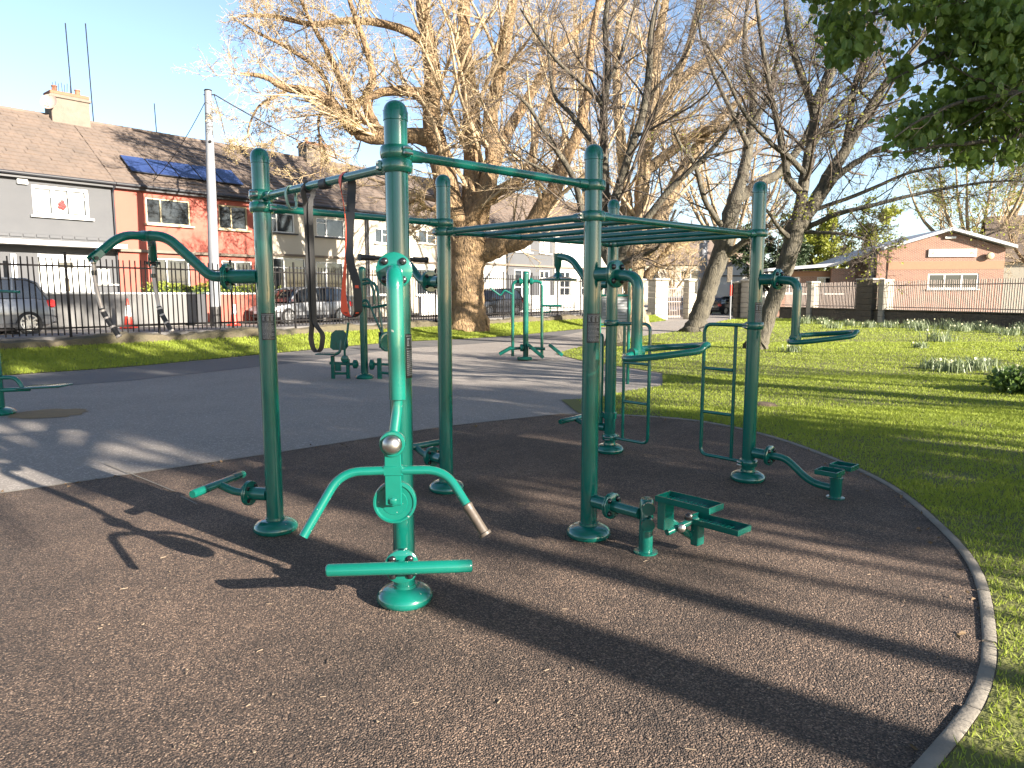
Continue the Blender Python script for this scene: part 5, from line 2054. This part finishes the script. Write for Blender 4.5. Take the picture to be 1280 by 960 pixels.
LV_BIG = [dict(m=11, K=7, frac=.46, lo=.10, ang=(25, 70), up=.05, curl=.08, rr=.27, rmin=.020),
          dict(m=8, K=6, frac=.56, lo=.10, ang=(25, 65), up=.03, curl=.085, rr=.44, rmin=.011),
          dict(m=6, K=5, frac=.55, lo=.12, ang=(25, 65), up=.015, curl=.09, rr=.6, rmin=.009),
          dict(m=3, K=3, frac=.60, lo=.2, ang=(20, 55), up=.0, curl=.11, rr=.7, rmin=.0055)]
# big plane tree
Y1 = 28.8
L1 = [limb(Y1, [(585, 412), (584, 404), (584, 392), (584, 372), (583, 350), (584, 325), (586, 300), (584, 284)], [1.02, .82, .74, .70, .69, .72, .78, .62])]
L1[0][0] = (*L1[0][0][:2], .1, 1.0)
L1 += [
    limb(Y1, [(588, 312), (610, 313), (632, 303), (655, 296), (676, 262), (694, 236), (706, 200), (725, 160), (735, 110), (740, 50), (752, -20)], [.50, .42, .30, .18, .10], -1.5),
    limb(Y1, [(580, 292), (596, 262), (618, 242), (645, 228), (664, 200), (672, 160), (690, 110), (694, 40)], [.34, .20, .14, .07], -2.5),
    limb(Y1, [(582, 300), (566, 262), (554, 216), (545, 180), (540, 150), (540, 90), (533, 37), (522, -20)], [.60, .47, .40, .32, .22], .5),
    limb(Y1, [(586, 300), (590, 250), (590, 194), (587, 125), (581, 62), (580, 0), (588, -50)], [.50, .38, .34, .26, .18], 2.0),
    limb(Y1, [(588, 300), (604, 250), (616, 200), (613, 150), (624, 94), (636, 31), (650, -40)], [.46, .36, .30, .25, .15], 1.0),
    limb(Y1, [(600, 262), (624, 190), (640, 156), (668, 110), (690, 70), (730, 30), (770, -20)], [.28, .22, .16, .08], 3.0),
    limb(Y1, [(544, 176), (521, 170), (490, 172), (459, 170), (438, 158), (415, 131), (390, 115), (356, 109), (330, 96), (300, 92)], [.34, .28, .24, .15, .05], -2.0),
    limb(Y1, [(480, 172), (470, 158), (460, 138), (458, 118), (466, 100), (458, 60), (440, 10), (430, -30)], [.22, .18, .12, .06], -2.0),
    limb(Y1, [(537, 118), (520, 116), (496, 113), (470, 118), (445, 130), (438, 155)], [.24, .2, .14, .08], -.8),
    limb(Y1, [(446, 158), (430, 110), (410, 66), (385, 20), (370, -20)], [.16, .10, .05], -2.0),
    limb(Y1, [(536, 60), (510, 40), (480, 30), (440, 26), (390, 30), (340, 20), (300, 20)], [.18, .13, .05], -1),
    limb(Y1, [(420, 135), (400, 90), (360, 60), (320, 40), (290, 20)], [.11, .07, .03], -2.0),
    limb(Y1, [(366, 110), (345, 120), (322, 135), (310, 165), (318, 185)], [.07, .045, .02], -2.2),
    limb(Y1, [(412, 131), (398, 150), (402, 190), (400, 220)], [.07, .045, .02], -2.2),
    limb(Y1, [(560, 240), (540, 262), (520, 250), (500, 262)], [.14, .08, .03], -1),
    limb(Y1, [(573, 268), (556, 285), (534, 275), (515, 290)], [.16, .08, .03], -1.2),
]
tree('plane_tree', 'huge old plane tree with thick scarred trunk and sunlit tan limbs left of centre', L1, BARK_PLANE, TWIG_TAN, 11, LV_BIG, (BUD, .050, 34000, .1))

# second big sunlit tree, further right
Y2 = 37.0
L2 = [limb(Y2, [(793, 408), (793, 396), (792, 378), (791, 355), (793, 330), (797, 308)], [.80, .64, .54, .50, .56, .56])]
L2[0][0] = (*L2[0][0][:2], -.05, .9)
L2 += [
    limb(Y2, [(793, 325), (788, 285), (782, 240), (776, 180), (770, 90), (776, 0), (770, -40)], [.40, .30, .22, .12], 1),
    limb(Y2, [(797, 320), (801, 270), (806, 200), (818, 150), (852, 100), (905, 60), (950, 20)], [.46, .36, .24, .11], 0),
    limb(Y2, [(800, 325), (826, 270), (842, 235), (862, 200), (880, 172), (920, 130), (960, 100)], [.42, .34, .22, .09], -1),
    limb(Y2, [(813, 165), (818, 110), (822, 55), (832, 0), (836, -40)], [.34, .24, .12], .5),
    limb(Y2, [(812, 210), (838, 190), (875, 165), (905, 160), (935, 150)], [.30, .22, .10], -2),
    limb(Y2, [(793, 310), (776, 270), (756, 240), (735, 170), (724, 90), (718, 20)], [.30, .2, .09], 2),
    limb(Y2, [(836, 118), (860, 60), (872, 10), (880, -40)], [.22, .16, .08], 0),
    limb(Y2, [(810, 345), (830, 320), (845, 300), (862, 290)], [.28, .16, .06], -2),
]
tree('plane_tree', 'second large plane tree with bright tan trunk behind the back right post', L2, BARK_LIGHT, TWIG_TAN, 12, LV_BIG, (BUD, .055, 9000, .1))

LV_DK = [dict(m=9, K=7, frac=.46, lo=.12, ang=(25, 65), up=.05, curl=.09, rr=.36, rmin=.014),
         dict(m=7, K=6, frac=.52, lo=.12, ang=(25, 60), up=.04, curl=.10, rr=.52, rmin=.008),
         dict(m=5, K=5, frac=.55, lo=.15, ang=(25, 60), up=.03, curl=.11, rr=.6, rmin=.006),
         dict(m=3, K=3, frac=.55, lo=.2, ang=(25, 60), up=.02, curl=.11, rr=.7, rmin=.0045)]
# slender dark tree in front of it
Y3 = 22.0
L3 = [limb(Y3, [(770, 435), (769, 400), (768, 370), (770, 335), (768, 322)], [.34, .26, .24, .24, .20])]
L3[0][0] = (*L3[0][0][:2], -.05, .38)
L3 += [
    limb(Y3, [(766, 335), (754, 305), (757, 275), (755, 187), (755, 134), (760, 78), (756, 31), (764, -30)], [.17, .15, .13, .10, .05], .5),
    limb(Y3, [(770, 330), (767, 290), (770, 247), (790, 184), (805, 134), (812, 78), (815, 31), (829, -20)], [.15, .13, .10, .05], -.5),
    limb(Y3, [(772, 330), (785, 300), (803, 280), (840, 234), (877, 200), (902, 172), (925, 140)], [.14, .11, .07, .03], -2),
    limb(Y3, [(755, 134), (734, 110), (700, 80), (672, 45), (650, 10)], [.07, .05, .025], -1),
    limb(Y3, [(757, 200), (734, 169), (712, 140), (693, 119), (686, 72), (680, 30)], [.08, .06, .03], 1),
    limb(Y3, [(760, 310), (730, 270), (718, 225), (687, 175), (659, 131), (636, 112)], [.11, .08, .03], -1.5),
    limb(Y3, [(774, 330), (795, 322), (818, 312), (828, 298), (845, 262)], [.09, .06, .03], -2),
    limb(Y3, [(805, 134), (820, 110), (850, 80), (868, 40), (880, 0)], [.06, .045, .02], -1),
    limb(Y3, [(757, 255), (735, 232), (700, 222), (665, 205), (640, 190)], [.08, .05, .02], -1),
    limb(Y3, [(754, 120), (775, 70), (790, 20), (800, -20)], [.06, .04, .02], .6),
]
tree('slender_tree', 'slender dark leafless tree with many thin upright stems above the middle right post', L3, BARK_GREY, TWIG_DARK, 13, LV_DK)

# leaning tree by the path
Y4 = 31.0
L4 = [limb(Y4, [(866, 420), (869, 412), (875, 392), (883, 368), (893, 340), (903, 310), (912, 275), (920, 245)], [.58, .46, .39, .38, .38, .38, .36, .32])]
L4[0][0] = (*L4[0][0][:2], -.05, .62)
L4 += [
    limb(Y4, [(917, 255), (930, 215), (936, 180), (939, 150), (942, 110), (930, 60), (935, 0)], [.27, .21, .15, .07], 1),
    limb(Y4, [(918, 252), (945, 232), (975, 215), (1005, 175), (1030, 120), (1050, 60), (1060, 0)], [.26, .19, .13, .06], 1.5),
    limb(Y4, [(909, 292), (890, 265), (879, 245), (868, 205), (850, 180), (838, 150)], [.13, .10, .04], -1.5),
    limb(Y4, [(904, 322), (920, 310), (938, 296), (960, 282), (985, 250)], [.16, .11, .04], -2),
    limb(Y4, [(936, 185), (920, 150), (900, 110), (880, 60), (870, 10)], [.12, .08, .03], -1),
    limb(Y4, [(938, 160), (960, 120), (970, 80), (985, 20)], [.14, .09, .03], -1),
]
tree('leaning_tree', 'leaning grey barked tree at the path edge before the gate', L4, BARK_GREY, TWIG_DARK, 14, LV_DK, (LEAF_NEW, .08, 1500, .2))

LV_R = [dict(m=12, K=7, frac=.46, lo=.10, ang=(25, 65), up=.04, curl=.09, rr=.34, rmin=.012),
        dict(m=8, K=6, frac=.54, lo=.12, ang=(25, 60), up=.03, curl=.10, rr=.5, rmin=.007),
        dict(m=6, K=5, frac=.56, lo=.15, ang=(25, 60), up=.02, curl=.11, rr=.6, rmin=.005),
        dict(m=3, K=3, frac=.55, lo=.2, ang=(25, 60), up=.02, curl=.11, rr=.7, rmin=.004)]
# nearer tree on the lawn with forked trunk
Y5 = 20.9
L5 = [limb(Y5, [(944, 447), (947, 436), (953, 415), (964, 382), (978, 345), (988, 310), (996, 278)], [.36, .29, .245, .235, .24, .25, .27])]
L5[0][0] = (*L5[0][0][:2], -.05, .40)
L5 += [
    limb(Y5, [(994, 285), (1003, 240), (1010, 200), (1017, 160), (1018, 140), (1008, 110), (998, 85), (986, 45), (980, -10)], [.18, .15, .13, .11, .08, .045], .5),
    limb(Y5, [(1000, 285), (1022, 245), (1042, 210), (1058, 186), (1085, 140), (1112, 98), (1150, 50), (1180, 10)], [.20, .175, .14, .09, .045], 0),
    limb(Y5, [(1000, 240), (985, 222), (981, 200), (975, 170), (962, 110), (952, 50), (944, -10)], [.12, .10, .075, .04], -.8),
    limb(Y5, [(1008, 190), (1030, 160), (1055, 128), (1075, 110), (1100, 80), (1120, 50)], [.11, .08, .05, .02], -.6),
    limb(Y5, [(1056, 192), (1062, 150), (1068, 110), (1082, 60), (1086, 0)], [.11, .085, .04], .8),
    limb(Y5, [(1022, 255), (1045, 222), (1075, 200), (1110, 182), (1160, 182), (1215, 186)], [.11, .09, .05, .02], -1.5),
    limb(Y5, [(1008, 285), (1045, 268), (1085, 258), (1150, 242), (1230, 228), (1290, 226)], [.085, .06, .04, .015], -2.5),
    limb(Y5, [(1006, 290), (1050, 292), (1080, 300), (1100, 318)], [.06, .035, .012], -2),
    limb(Y5, [(990, 300), (974, 285), (958, 262), (940, 250)], [.08, .05, .02], -1.5),
    limb(Y5, [(1004, 215), (985, 195), (965, 180), (930, 140), (905, 90), (880, 50)], [.085, .06, .03], -2),
    limb(Y5, [(1020, 262), (1080, 240), (1140, 215), (1200, 205), (1260, 190)], [.06, .04, .015], -2.5),
    limb(Y5, [(1018, 130), (1034, 90), (1045, 40), (1052, -10)], [.10, .07, .03], .5),
]
tree('forked_tree', 'grey forked tree on the lawn behind the far right post', L5, BARK_GREY, TWIG_DARK, 15, LV_R, (LEAF_NEW, .075, 3500, .2, lambda T_: T_[:, 0] > 7.5))

# background trees
def wild_tree(name, label, c, h, r0, seed, bark, twig, leaf, spread=.6, n=7, lv=None, fk=.28, shift=(0, 0, 0)):
    rng = np.random.default_rng(seed)
    c = np.array(c, float)
    fork = c + [rng.normal(0, .1) * h * .2, rng.normal(0, .1) * h * .2, h * fk]
    L = [[(*c, r0 * 1.25), (*(c * .6 + fork * .4), r0), (*fork, r0 * .85)]]
    for k in range(n):
        a = 2 * math.pi * k / n + rng.uniform(-.3, .3)
        s = spread * rng.uniform(.6, 1.1)
        top = fork + np.array([math.cos(a) * s * h * .55, math.sin(a) * s * h * .55, h * (1 - fk) * rng.uniform(.62, 1.0)]) + np.array(shift)
        mid = fork * .5 + top * .5 + np.array([math.cos(a), math.sin(a), -.6]) * h * .06
        L.append([(*(fork - [0, 0, .05 * h * rng.random()]), r0 * .55), (*mid, r0 * .32), (*top, r0 * .08)])
    return tree(name, label, L, bark, twig, seed, lv or LV_DK, leaf, sides=8)


LV_FAR = [dict(m=8, K=5, frac=.42, lo=.2, ang=(25, 65), up=.05, curl=.15, rr=.45, rmin=.03),
          dict(m=6, K=4, frac=.5, lo=.15, ang=(25, 65), up=.05, curl=.16, rr=.55, rmin=.018),
          dict(m=4, K=3, frac=.5, lo=.2, ang=(25, 60), up=.03, curl=.15, rr=.6, rmin=.012)]
c = at(1215, 380, 66)
wild_tree('budding_tree', 'tree with fresh yellow green leaves rising behind the brick hall at right', (c[0], c[1], 0), 17, .42, 21, BARK_LIGHT, TWIG_TAN, (LEAF_NEW, .17, 9000, .2), .7, 8, LV_FAR)
c = at(1040, 380, 64)
wild_tree('leafy_tree', 'bright yellow green leafy tree behind the left wing of the brick hall', (c[0], c[1], 0), 8.5, .25, 22, BARK_GREY, TWIG_DARK, (LEAF_NEW, .24, 16000, .2), .75, 7, LV_FAR)
c = at(962, 380, 58)
wild_tree('leafy_tree', 'dark green bushy tree between the leaning and forked trunks', (c[0], c[1], 0), 6.8, .2, 23, BARK_GREY, TWIG_DARK, (LEAF_BUSH, .22, 14000, .2), .75, 7, LV_FAR)
c = at(838, 385, 58)
wild_tree('bare_tree', 'small pale leafless tree behind the park gate', (c[0], c[1], 0), 7.0, .16, 24, BARK_LIGHT, TWIG_TAN, (BUD, .08, 1500, .1), .6, 6, LV_FAR)
c = at(1300, 380, 56)
wild_tree('bare_tree', 'reddish brown leafless tree at the right edge behind the railing', (c[0], c[1], 0), 10, .22, 25, BARK_PLANE, TWIG_TAN, None, .7, 8, LV_FAR)
c = at(765, 380, 60)
wild_tree('bare_tree', 'tan leafless tree rising far behind the middle right post', (c[0], c[1], 0), 15, .35, 26, BARK_LIGHT, TWIG_TAN, (BUD, .10, 3000, .1), .6, 8, LV_FAR)
c = at(905, 380, 72)
wild_tree('bare_tree', 'tall tan leafless tree far behind the leaning trunk', (c[0], c[1], 0), 20, .42, 27, BARK_LIGHT, TWIG_TAN, (BUD, .12, 4000, .1), .65, 9, LV_FAR)

# overhanging dark leaves at the top right: limbs reach in from a tree outside the frame
b5 = np.array([10.8, 7.6, 0.0])
Yb = 8.0
L6 = [[(*b5, .36), (*(b5 + [.05, 0, 1.6]), .29), (*(b5 + [-.1, .05, 2.7]), .26)]]
fk = b5 + [-.1, .05, 2.6]
for pts, r, dy in (([(1330, 150), (1280, 168), (1220, 178), (1160, 184), (1130, 190)], .035, 0), ([(1330, 60), (1270, 50), (1200, 58), (1150, 82), (1115, 100)], .04, .3), ([(1330, -20), (1260, 0), (1180, 8), (1100, 14), (1040, 40)], .045, .5),
                   ([(1330, 110), (1260, 118), (1200, 128), (1150, 150), (1118, 172)], .03, -.3), ([(1330, -60), (1200, -50), (1100, -40), (1030, -10)], .04, 0), ([(1330, 90), (1290, 100), (1240, 112), (1210, 150), (1190, 185)], .03, .5)):
    l = limb(Yb + dy, pts, [r, r * .25], -.4)
    L6.append([(*fk, .12), (*(np.array(fk) * .5 + np.array(l[0][:3]) * .5 + [0, 0, .15]), .07)] + l)
for a in range(14):
    q = fk + np.array([2.4 * math.cos(a) * (.5 + .5 * (a % 2)), 2.4 * math.sin(a * 1.7), 1.9 + .9 * (a % 4)])
    if q[0] > 8.4 and q[1] > 7.7:
        L6.append([(*fk, .10), (*(fk * .5 + q * .5 + [0, 0, .2]), .06), (*q, .015)])
t6 = thing('overhanging_tree', b5, 0, 'dark green leafy branches hanging into the top right corner', 'tree')
mb = MB()
for l in L6:
    l = spl(l, 5)
    mb.tube(l[:, :3] - b5, np.maximum(l[:, 3], .006), 8)
mb.build('trunk', BARK_GREY, t6)
rg = np.random.default_rng(31)
PtL, RdL = np.array([resample(spl(l, 5), 9)[:, :3] for l in L6[1:]]), np.array([resample(spl(l, 5), 9)[:, 3] for l in L6[1:]])
c1, r1 = sprout(rg, PtL, RdL, 9, 6, .20, .35, (30, 70), -.06, .15, .45, .006)
c2, r2 = sprout(rg, c1, r1, 4, 4, .5, .2, (30, 60), -.08, .15, .6, .004)
V1, F1 = chain_tubes(c1 - b5, r1, 4)
V2, F2 = chain_tubes(c2 - b5, r2, 3)
tag(np_mesh('branches', np.vstack([V1, V2]), np.vstack([F1, F2 + len(V1)]), TWIG_DARK, t6), kind='stuff')
blobs = [((1262, 30), 60, 50), ((1215, 25), 55, 40), ((1250, 90), 55, 40), ((1215, 120), 45, 30), ((1180, 138), 35, 22), ((1262, 150), 45, 30), ((1140, 158), 30, 24), ((1210, 175), 32, 22), ((1215, 196), 22, 12),
         ((1055, 30), 28, 26), ((1050, 64), 20, 16), ((1072, 46), 26, 18), ((1126, 88), 13, 22), ((1150, 10), 50, 18), ((1290, 60), 30, 80), ((1200, -50), 130, 45), ((1060, -30), 60, 30), ((1180, 60), 26, 22), ((1270, 190), 30, 14)]
CC = []
for (bx, by), rx, ry in blobs:
    Yq = Yb + rg.uniform(-.5, .6)
    n = int(rx * ry * (.50 if bx < 1145 else .30))
    p = rg.normal(0, .5, (n, 2)) * [rx, ry] + [bx, by]
    yy = Yq + rg.normal(0, .22, n)
    CC.append(np.array([at(a_, b_, y_) for (a_, b_), y_ in zip(p, yy)]))
CC = np.vstack(CC)
extra = c2[(c2[:, 0, 0] > 7.5) & (c2[:, 0, 1] > 7.6)][:, 1:].reshape(-1, 3)
CC = np.vstack([CC, extra[rg.integers(0, len(extra), 1800)] + rg.normal(0, .14, (1800, 3))])
leaves('leaves', CC - b5, .098, LEAF_OVER, t6, 33, .85, .80, True)


# trees of the same park outside the right-hand edge, behind the photographer: their shade falls across the picture
def by_sun(s, lat):
    return np.array([.8 * s + .6 * lat, -.6 * s + .8 * lat, 0.0])


LV_SH = [dict(m=7, K=6, frac=.42, lo=.15, ang=(25, 65), up=.06, curl=.13, rr=.45, rmin=.02),
         dict(m=5, K=5, frac=.5, lo=.15, ang=(25, 60), up=.05, curl=.15, rr=.55, rmin=.012),
         dict(m=3, K=3, frac=.5, lo=.2, ang=(25, 60), up=.04, curl=.15, rr=.6, rmin=.009)]


def shade_tree(s, lat, h, r0, seed, leaf, label, spread=.6, n=7, fk=.28, shift=(0, 0, 0)):
    c = by_sun(s, lat)
    c[2] = -.05
    wild_tree('park_tree', label, c, h, r0, seed, BARK_GREY, TWIG_DARK, leaf, spread, n, LV_SH, fk, shift)


shade_tree(10.5, 2.72, 11, .20, 41, (LEAF_DARK, .13, 15000, .4), 'leafy park tree outside the frame whose trunk shadow reaches the nearest post', .45, 8, .55, (.8, 1.1, 0))
shade_tree(12.5, 3.55, 11, .12, 42, (LEAF_DARK, .13, 12000, .4), 'slim park tree outside the frame whose shadow crosses the rubber near the kerb', .38, 7, .57, (.6, .8, 0))
shade_tree(10, 8.3, 15, .28, 49, (LEAF_DARK, .15, 17000, .4), 'broad leafy park tree outside the right edge shading the left grass verge', .42, 8, .48)
shade_tree(15, 6.6, 11, .20, 43, (LEAF_DARK, .17, 17000, .4), 'park tree outside the frame shading the middle of the rubber', .40, 8, .30)
shade_tree(21, 6.6, 13, .22, 48, (LEAF_DARK, .15, 16000, .4), 'tall leafy park tree outside the frame shading the left of the asphalt', .30, 8, .50)
shade_tree(19, 9.8, 11, .20, 44, None, 'bare park tree outside the frame streaking the near lawn with shade', .4, 5)
shade_tree(14, 5.2, 9, .12, 53, (LEAF_DARK, .12, 5000, .4), 'small leafy park tree outside the frame dappling the rubber by the stepper', .22, 6, .34)
c = np.array([-4.6, -2.0, -.05])  # unseen tree, added so its crown overhead blocks sky light and deepens the shade
wild_tree('park_tree', 'unseen leafy tree added above the camera to block sky light and darken the shade', c, 15, .34, 50, BARK_GREY, TWIG_DARK, (LEAF_DARK, .20, 18000, .4), .62, 9, LV_SH, .46, (4.2, 4.0, .3))
shade_tree(17, 13.5, 11, .22, 45, None, 'bare park tree outside the frame streaking the middle of the lawn', .6, 6)
shade_tree(24, 17.5, 12, .26, 46, None, 'bare park tree outside the frame streaking the far lawn', .6, 6)


# ------------------------------------------------------------------ grass, flowers, litter
def in_poly(x, y, poly):
    inside = np.zeros(len(x), bool)
    n = len(poly)
    j = n - 1
    for i in range(n):
        xi, yi = poly[i]
        xj, yj = poly[j]
        c = ((yi > y) != (yj > y)) & (x < (xj - xi) * (y - yi) / (yj - yi + 1e-12) + xi)
        inside ^= c
        j = i
    return inside


def blades(name, x, y, z, h, w, m, seed, lean=.45):
    r = np.random.default_rng(seed)
    n = len(x)
    a = r.uniform(0, 2 * np.pi, n)
    c = np.stack([x, y, z], 1)
    sd = np.stack([np.cos(a), np.sin(a), np.zeros(n)], 1) * (w * .5)[:, None]
    tp = np.stack([r.normal(0, lean, n) * h, r.normal(0, lean, n) * h, h], 1)
    V = np.stack([c - sd, c + sd, c + tp], 1).reshape(-1, 3)
    F = np.arange(3 * n).reshape(-1, 3)
    return tag(np_mesh(name, V, F, m, None, False), kind='stuff')


rg = np.random.default_rng(51)
X_s, Y_s = [], []
for (x0, x1, y0, y1, n) in ((1.0, 7, .8, 6, 80000), (2, 9, 5, 10, 80000), (1, 14, 8, 14, 90000), (0, 20, 13, 24, 90000), (3, 26, 23, 48, 70000)):
    X_s.append(rg.uniform(x0, x1, n))
    Y_s.append(rg.uniform(y0, y1, n))
xx, yy = np.concatenate(X_s), np.concatenate(Y_s)
k = in_poly(xx, yy, lawn)
# bare, worn spots near the kerb and under the trees
worn = np.sin(xx * 2.3 + 1.3 * np.sin(yy * 1.7)) * np.sin(yy * 1.9 + xx * .7) > .80
k &= ~(worn & (rg.random(len(xx)) < .55))
xx, yy = xx[k], yy[k]
dd = np.hypot(xx, yy)
hh = rg.uniform(.012, .034, len(xx)) * (1 + .02 * dd)
blades('lawn_grass', xx, yy, np.full(len(xx), .010), hh, .004 + .0009 * dd, GRASS, 52)
# verge
ev = np.array([(p, fpt((p - F0) @ FD, -.26)) for p in edge])
n = 90000
i = rg.integers(0, len(edge) - 1, n)
f = rg.random(n)[:, None]
a = ev[i, 0] * (1 - f) + ev[i + 1, 0] * f
b = ev[i, 1] * (1 - f) + ev[i + 1, 1] * f
q = rg.random(n)
p = a * (1 - q)[:, None] + b * q[:, None]
dd = np.hypot(p[:, 0], p[:, 1])
blades('verge_grass', p[:, 0], p[:, 1], .008 + .30 * q ** 1.3, rg.uniform(.03, .07, n) * (1 + .01 * dd), .005 + .0009 * dd, GRASS, 53)

# daffodil clumps
dpos = [(1062, 408), (1030, 406), (1040, 411), (1085, 410), (1004, 405), (1110, 410), (1140, 411), (1152, 414), (1185, 412), (1200, 415), (1222, 413), (1240, 417), (1262, 420), (1275, 414), (1290, 420),
        (1175, 428), (1168, 462), (1192, 466), (1218, 464), (1236, 458), (1262, 470), (990, 441), (1150, 436), (1285, 440)]
dl = ['by the foot of the wall below the wide dark pier', 'at the left end of the row below the pale pier', 'just right of the pale pier by the wall foot', 'right of the dark pier by the wall foot', 'nearest the forked trunk by the wall',
      'below the narrow pale pier', 'first right of the narrow pale pier', 'second right of the narrow pale pier', 'below the left edge of the hall window', 'below the middle of the hall window', 'below the right half of the hall window',
      'right of the hall window', 'in front of the right wall end', 'near the right edge at the wall foot', 'cut by the right edge at the wall foot', 'standing alone on the lawn before the row', 'leftmost of the scattered lawn plants', 'second of the scattered lawn plants from left',
      'third of the scattered lawn plants from left', 'fourth of the scattered lawn plants from left', 'beside the dark shrub at the right edge', 'at the foot of the forked tree', 'small one on the middle of the lawn', 'behind the dark shrub at the right edge']
for j, ((px, py), lb) in enumerate(zip(dpos, dl)):
    c = gnd(px, py)
    big = .75 + .5 * rg.random()
    if j in (20, 21, 22, 23, 16, 17, 18, 19):
        big *= .6
    t = thing('daffodil_clump', (c[0], c[1], .01), 0, 'clump of daffodil leaves ' + lb, 'daffodils', 'daffodil clumps on the lawn')
    n = 110
    x, y = rg.normal(0, .22 * big, n), rg.normal(0, .15 * big, n)
    h = rg.uniform(.22, .48, n) * big
    a = rg.uniform(0, 2 * np.pi, n)
    w = .022
    sd = np.stack([np.cos(a), np.sin(a), np.zeros(n)], 1) * w * .5
    c0 = np.stack([x, y, np.zeros(n)], 1)
    tp = np.stack([rg.normal(0, .35, n) * h, rg.normal(0, .35, n) * h, h], 1)
    md = tp * [.35, .35, .6]
    V = np.stack([c0 - sd, c0 + sd, c0 + md + sd, c0 + md - sd, c0 + tp], 1).reshape(-1, 3)
    b0 = np.arange(n)[:, None] * 5
    F = np.concatenate([b0 + [[0, 1, 2]], b0 + [[0, 2, 3]], b0 + [[3, 2, 4]]])
    tag(np_mesh('leaf', V, F, DAFF_LEAF, t, False), kind='stuff')
    m = int(4 * big)
    mb = MB()
    for _ in range(m):
        p = np.array([rg.normal(0, .25 * big), rg.normal(0, .18 * big), rg.uniform(.25, .42) * big])
        mb.lathe([(.004, -.02), (.032, 0), (.014, .006), (.012, .022)], p, (rg.normal(0, .5), -1, .2), 6)
    tag(mb.build('flower', DAFF_FLOWER, t), kind='stuff')

# low dark shrub at the right edge
c = gnd(1292, 492)
t = thing('low_shrub', (c[0], c[1], 0), 0, 'low dark green shrub on the lawn cut by the right edge', 'shrub')
leaves('foliage', blob_points(1500, (0, 0, .18), (.75, .5, .24), rg, .2), .11, LEAF_DARK, t, 61, -.3)
mb = MB()
for a in range(9):
    mb.tube([(0, 0, 0), (.3 * math.cos(a), .25 * math.sin(a), .2)], [.014, .006], 5)
mb.build('stems', TWIG_DARK, t)

# small dark molehill of bare earth on the lawn
c = gnd(955, 508)
mb = MB()
mb.lathe([(.20, 0), (.15, .035), (.08, .05), (.01, .055)], (c[0], c[1], .012), n=14)
tag(mb.build('soil_heap', EARTH), 'small dark heap of bare soil on the lawn behind the far right post', 'soil heap')

# twigs and pale specks blown over the rubber
mb = MB()
for _ in range(240):
    r_ = 1.9 + 6.5 * rg.random() ** 1.2
    a = rg.uniform(-.62, .62)
    p = np.array([r_ * math.sin(a), r_ * math.cos(a) + .3, .0115])
    if not in_poly(np.array([p[0]]), np.array([p[1]]), rub)[0]:
        continue
    d = rg.uniform(0, math.pi)
    L = rg.uniform(.006, .04) if rg.random() < .35 else rg.uniform(.004, .010)
    w = rg.uniform(.0015, .003) if L > .012 else L * .8
    u = np.array([math.cos(d), math.sin(d), 0])
    mb.box(p + [0, 0, .002], (L, w, .003), Matrix.Rotation(d, 3, 'Z'))
tag(mb.build('litter', LITTER), kind='stuff')

fl = []
for _ in range(170):
    if rg.random() < .6:
        p, n_ = kpt(rg.random() * tot)
        p = p - n_ * abs(rg.normal(0, .10)) - n_ * .01
    else:
        q = rg.random()
        p = np.array([-6.4, 3.7]) * (1 - q) + np.array([.6, 9.4]) * q + rg.normal(0, .12, 2)
    fl.append((p[0], p[1], .014))
leaves('fallen_leaves', np.array(fl), .035, mat('dead_leaf', (.16, .10, .045), .8, var=(8, .9), col2=(.07, .045, .025)), None, 71, 0.02, .6)
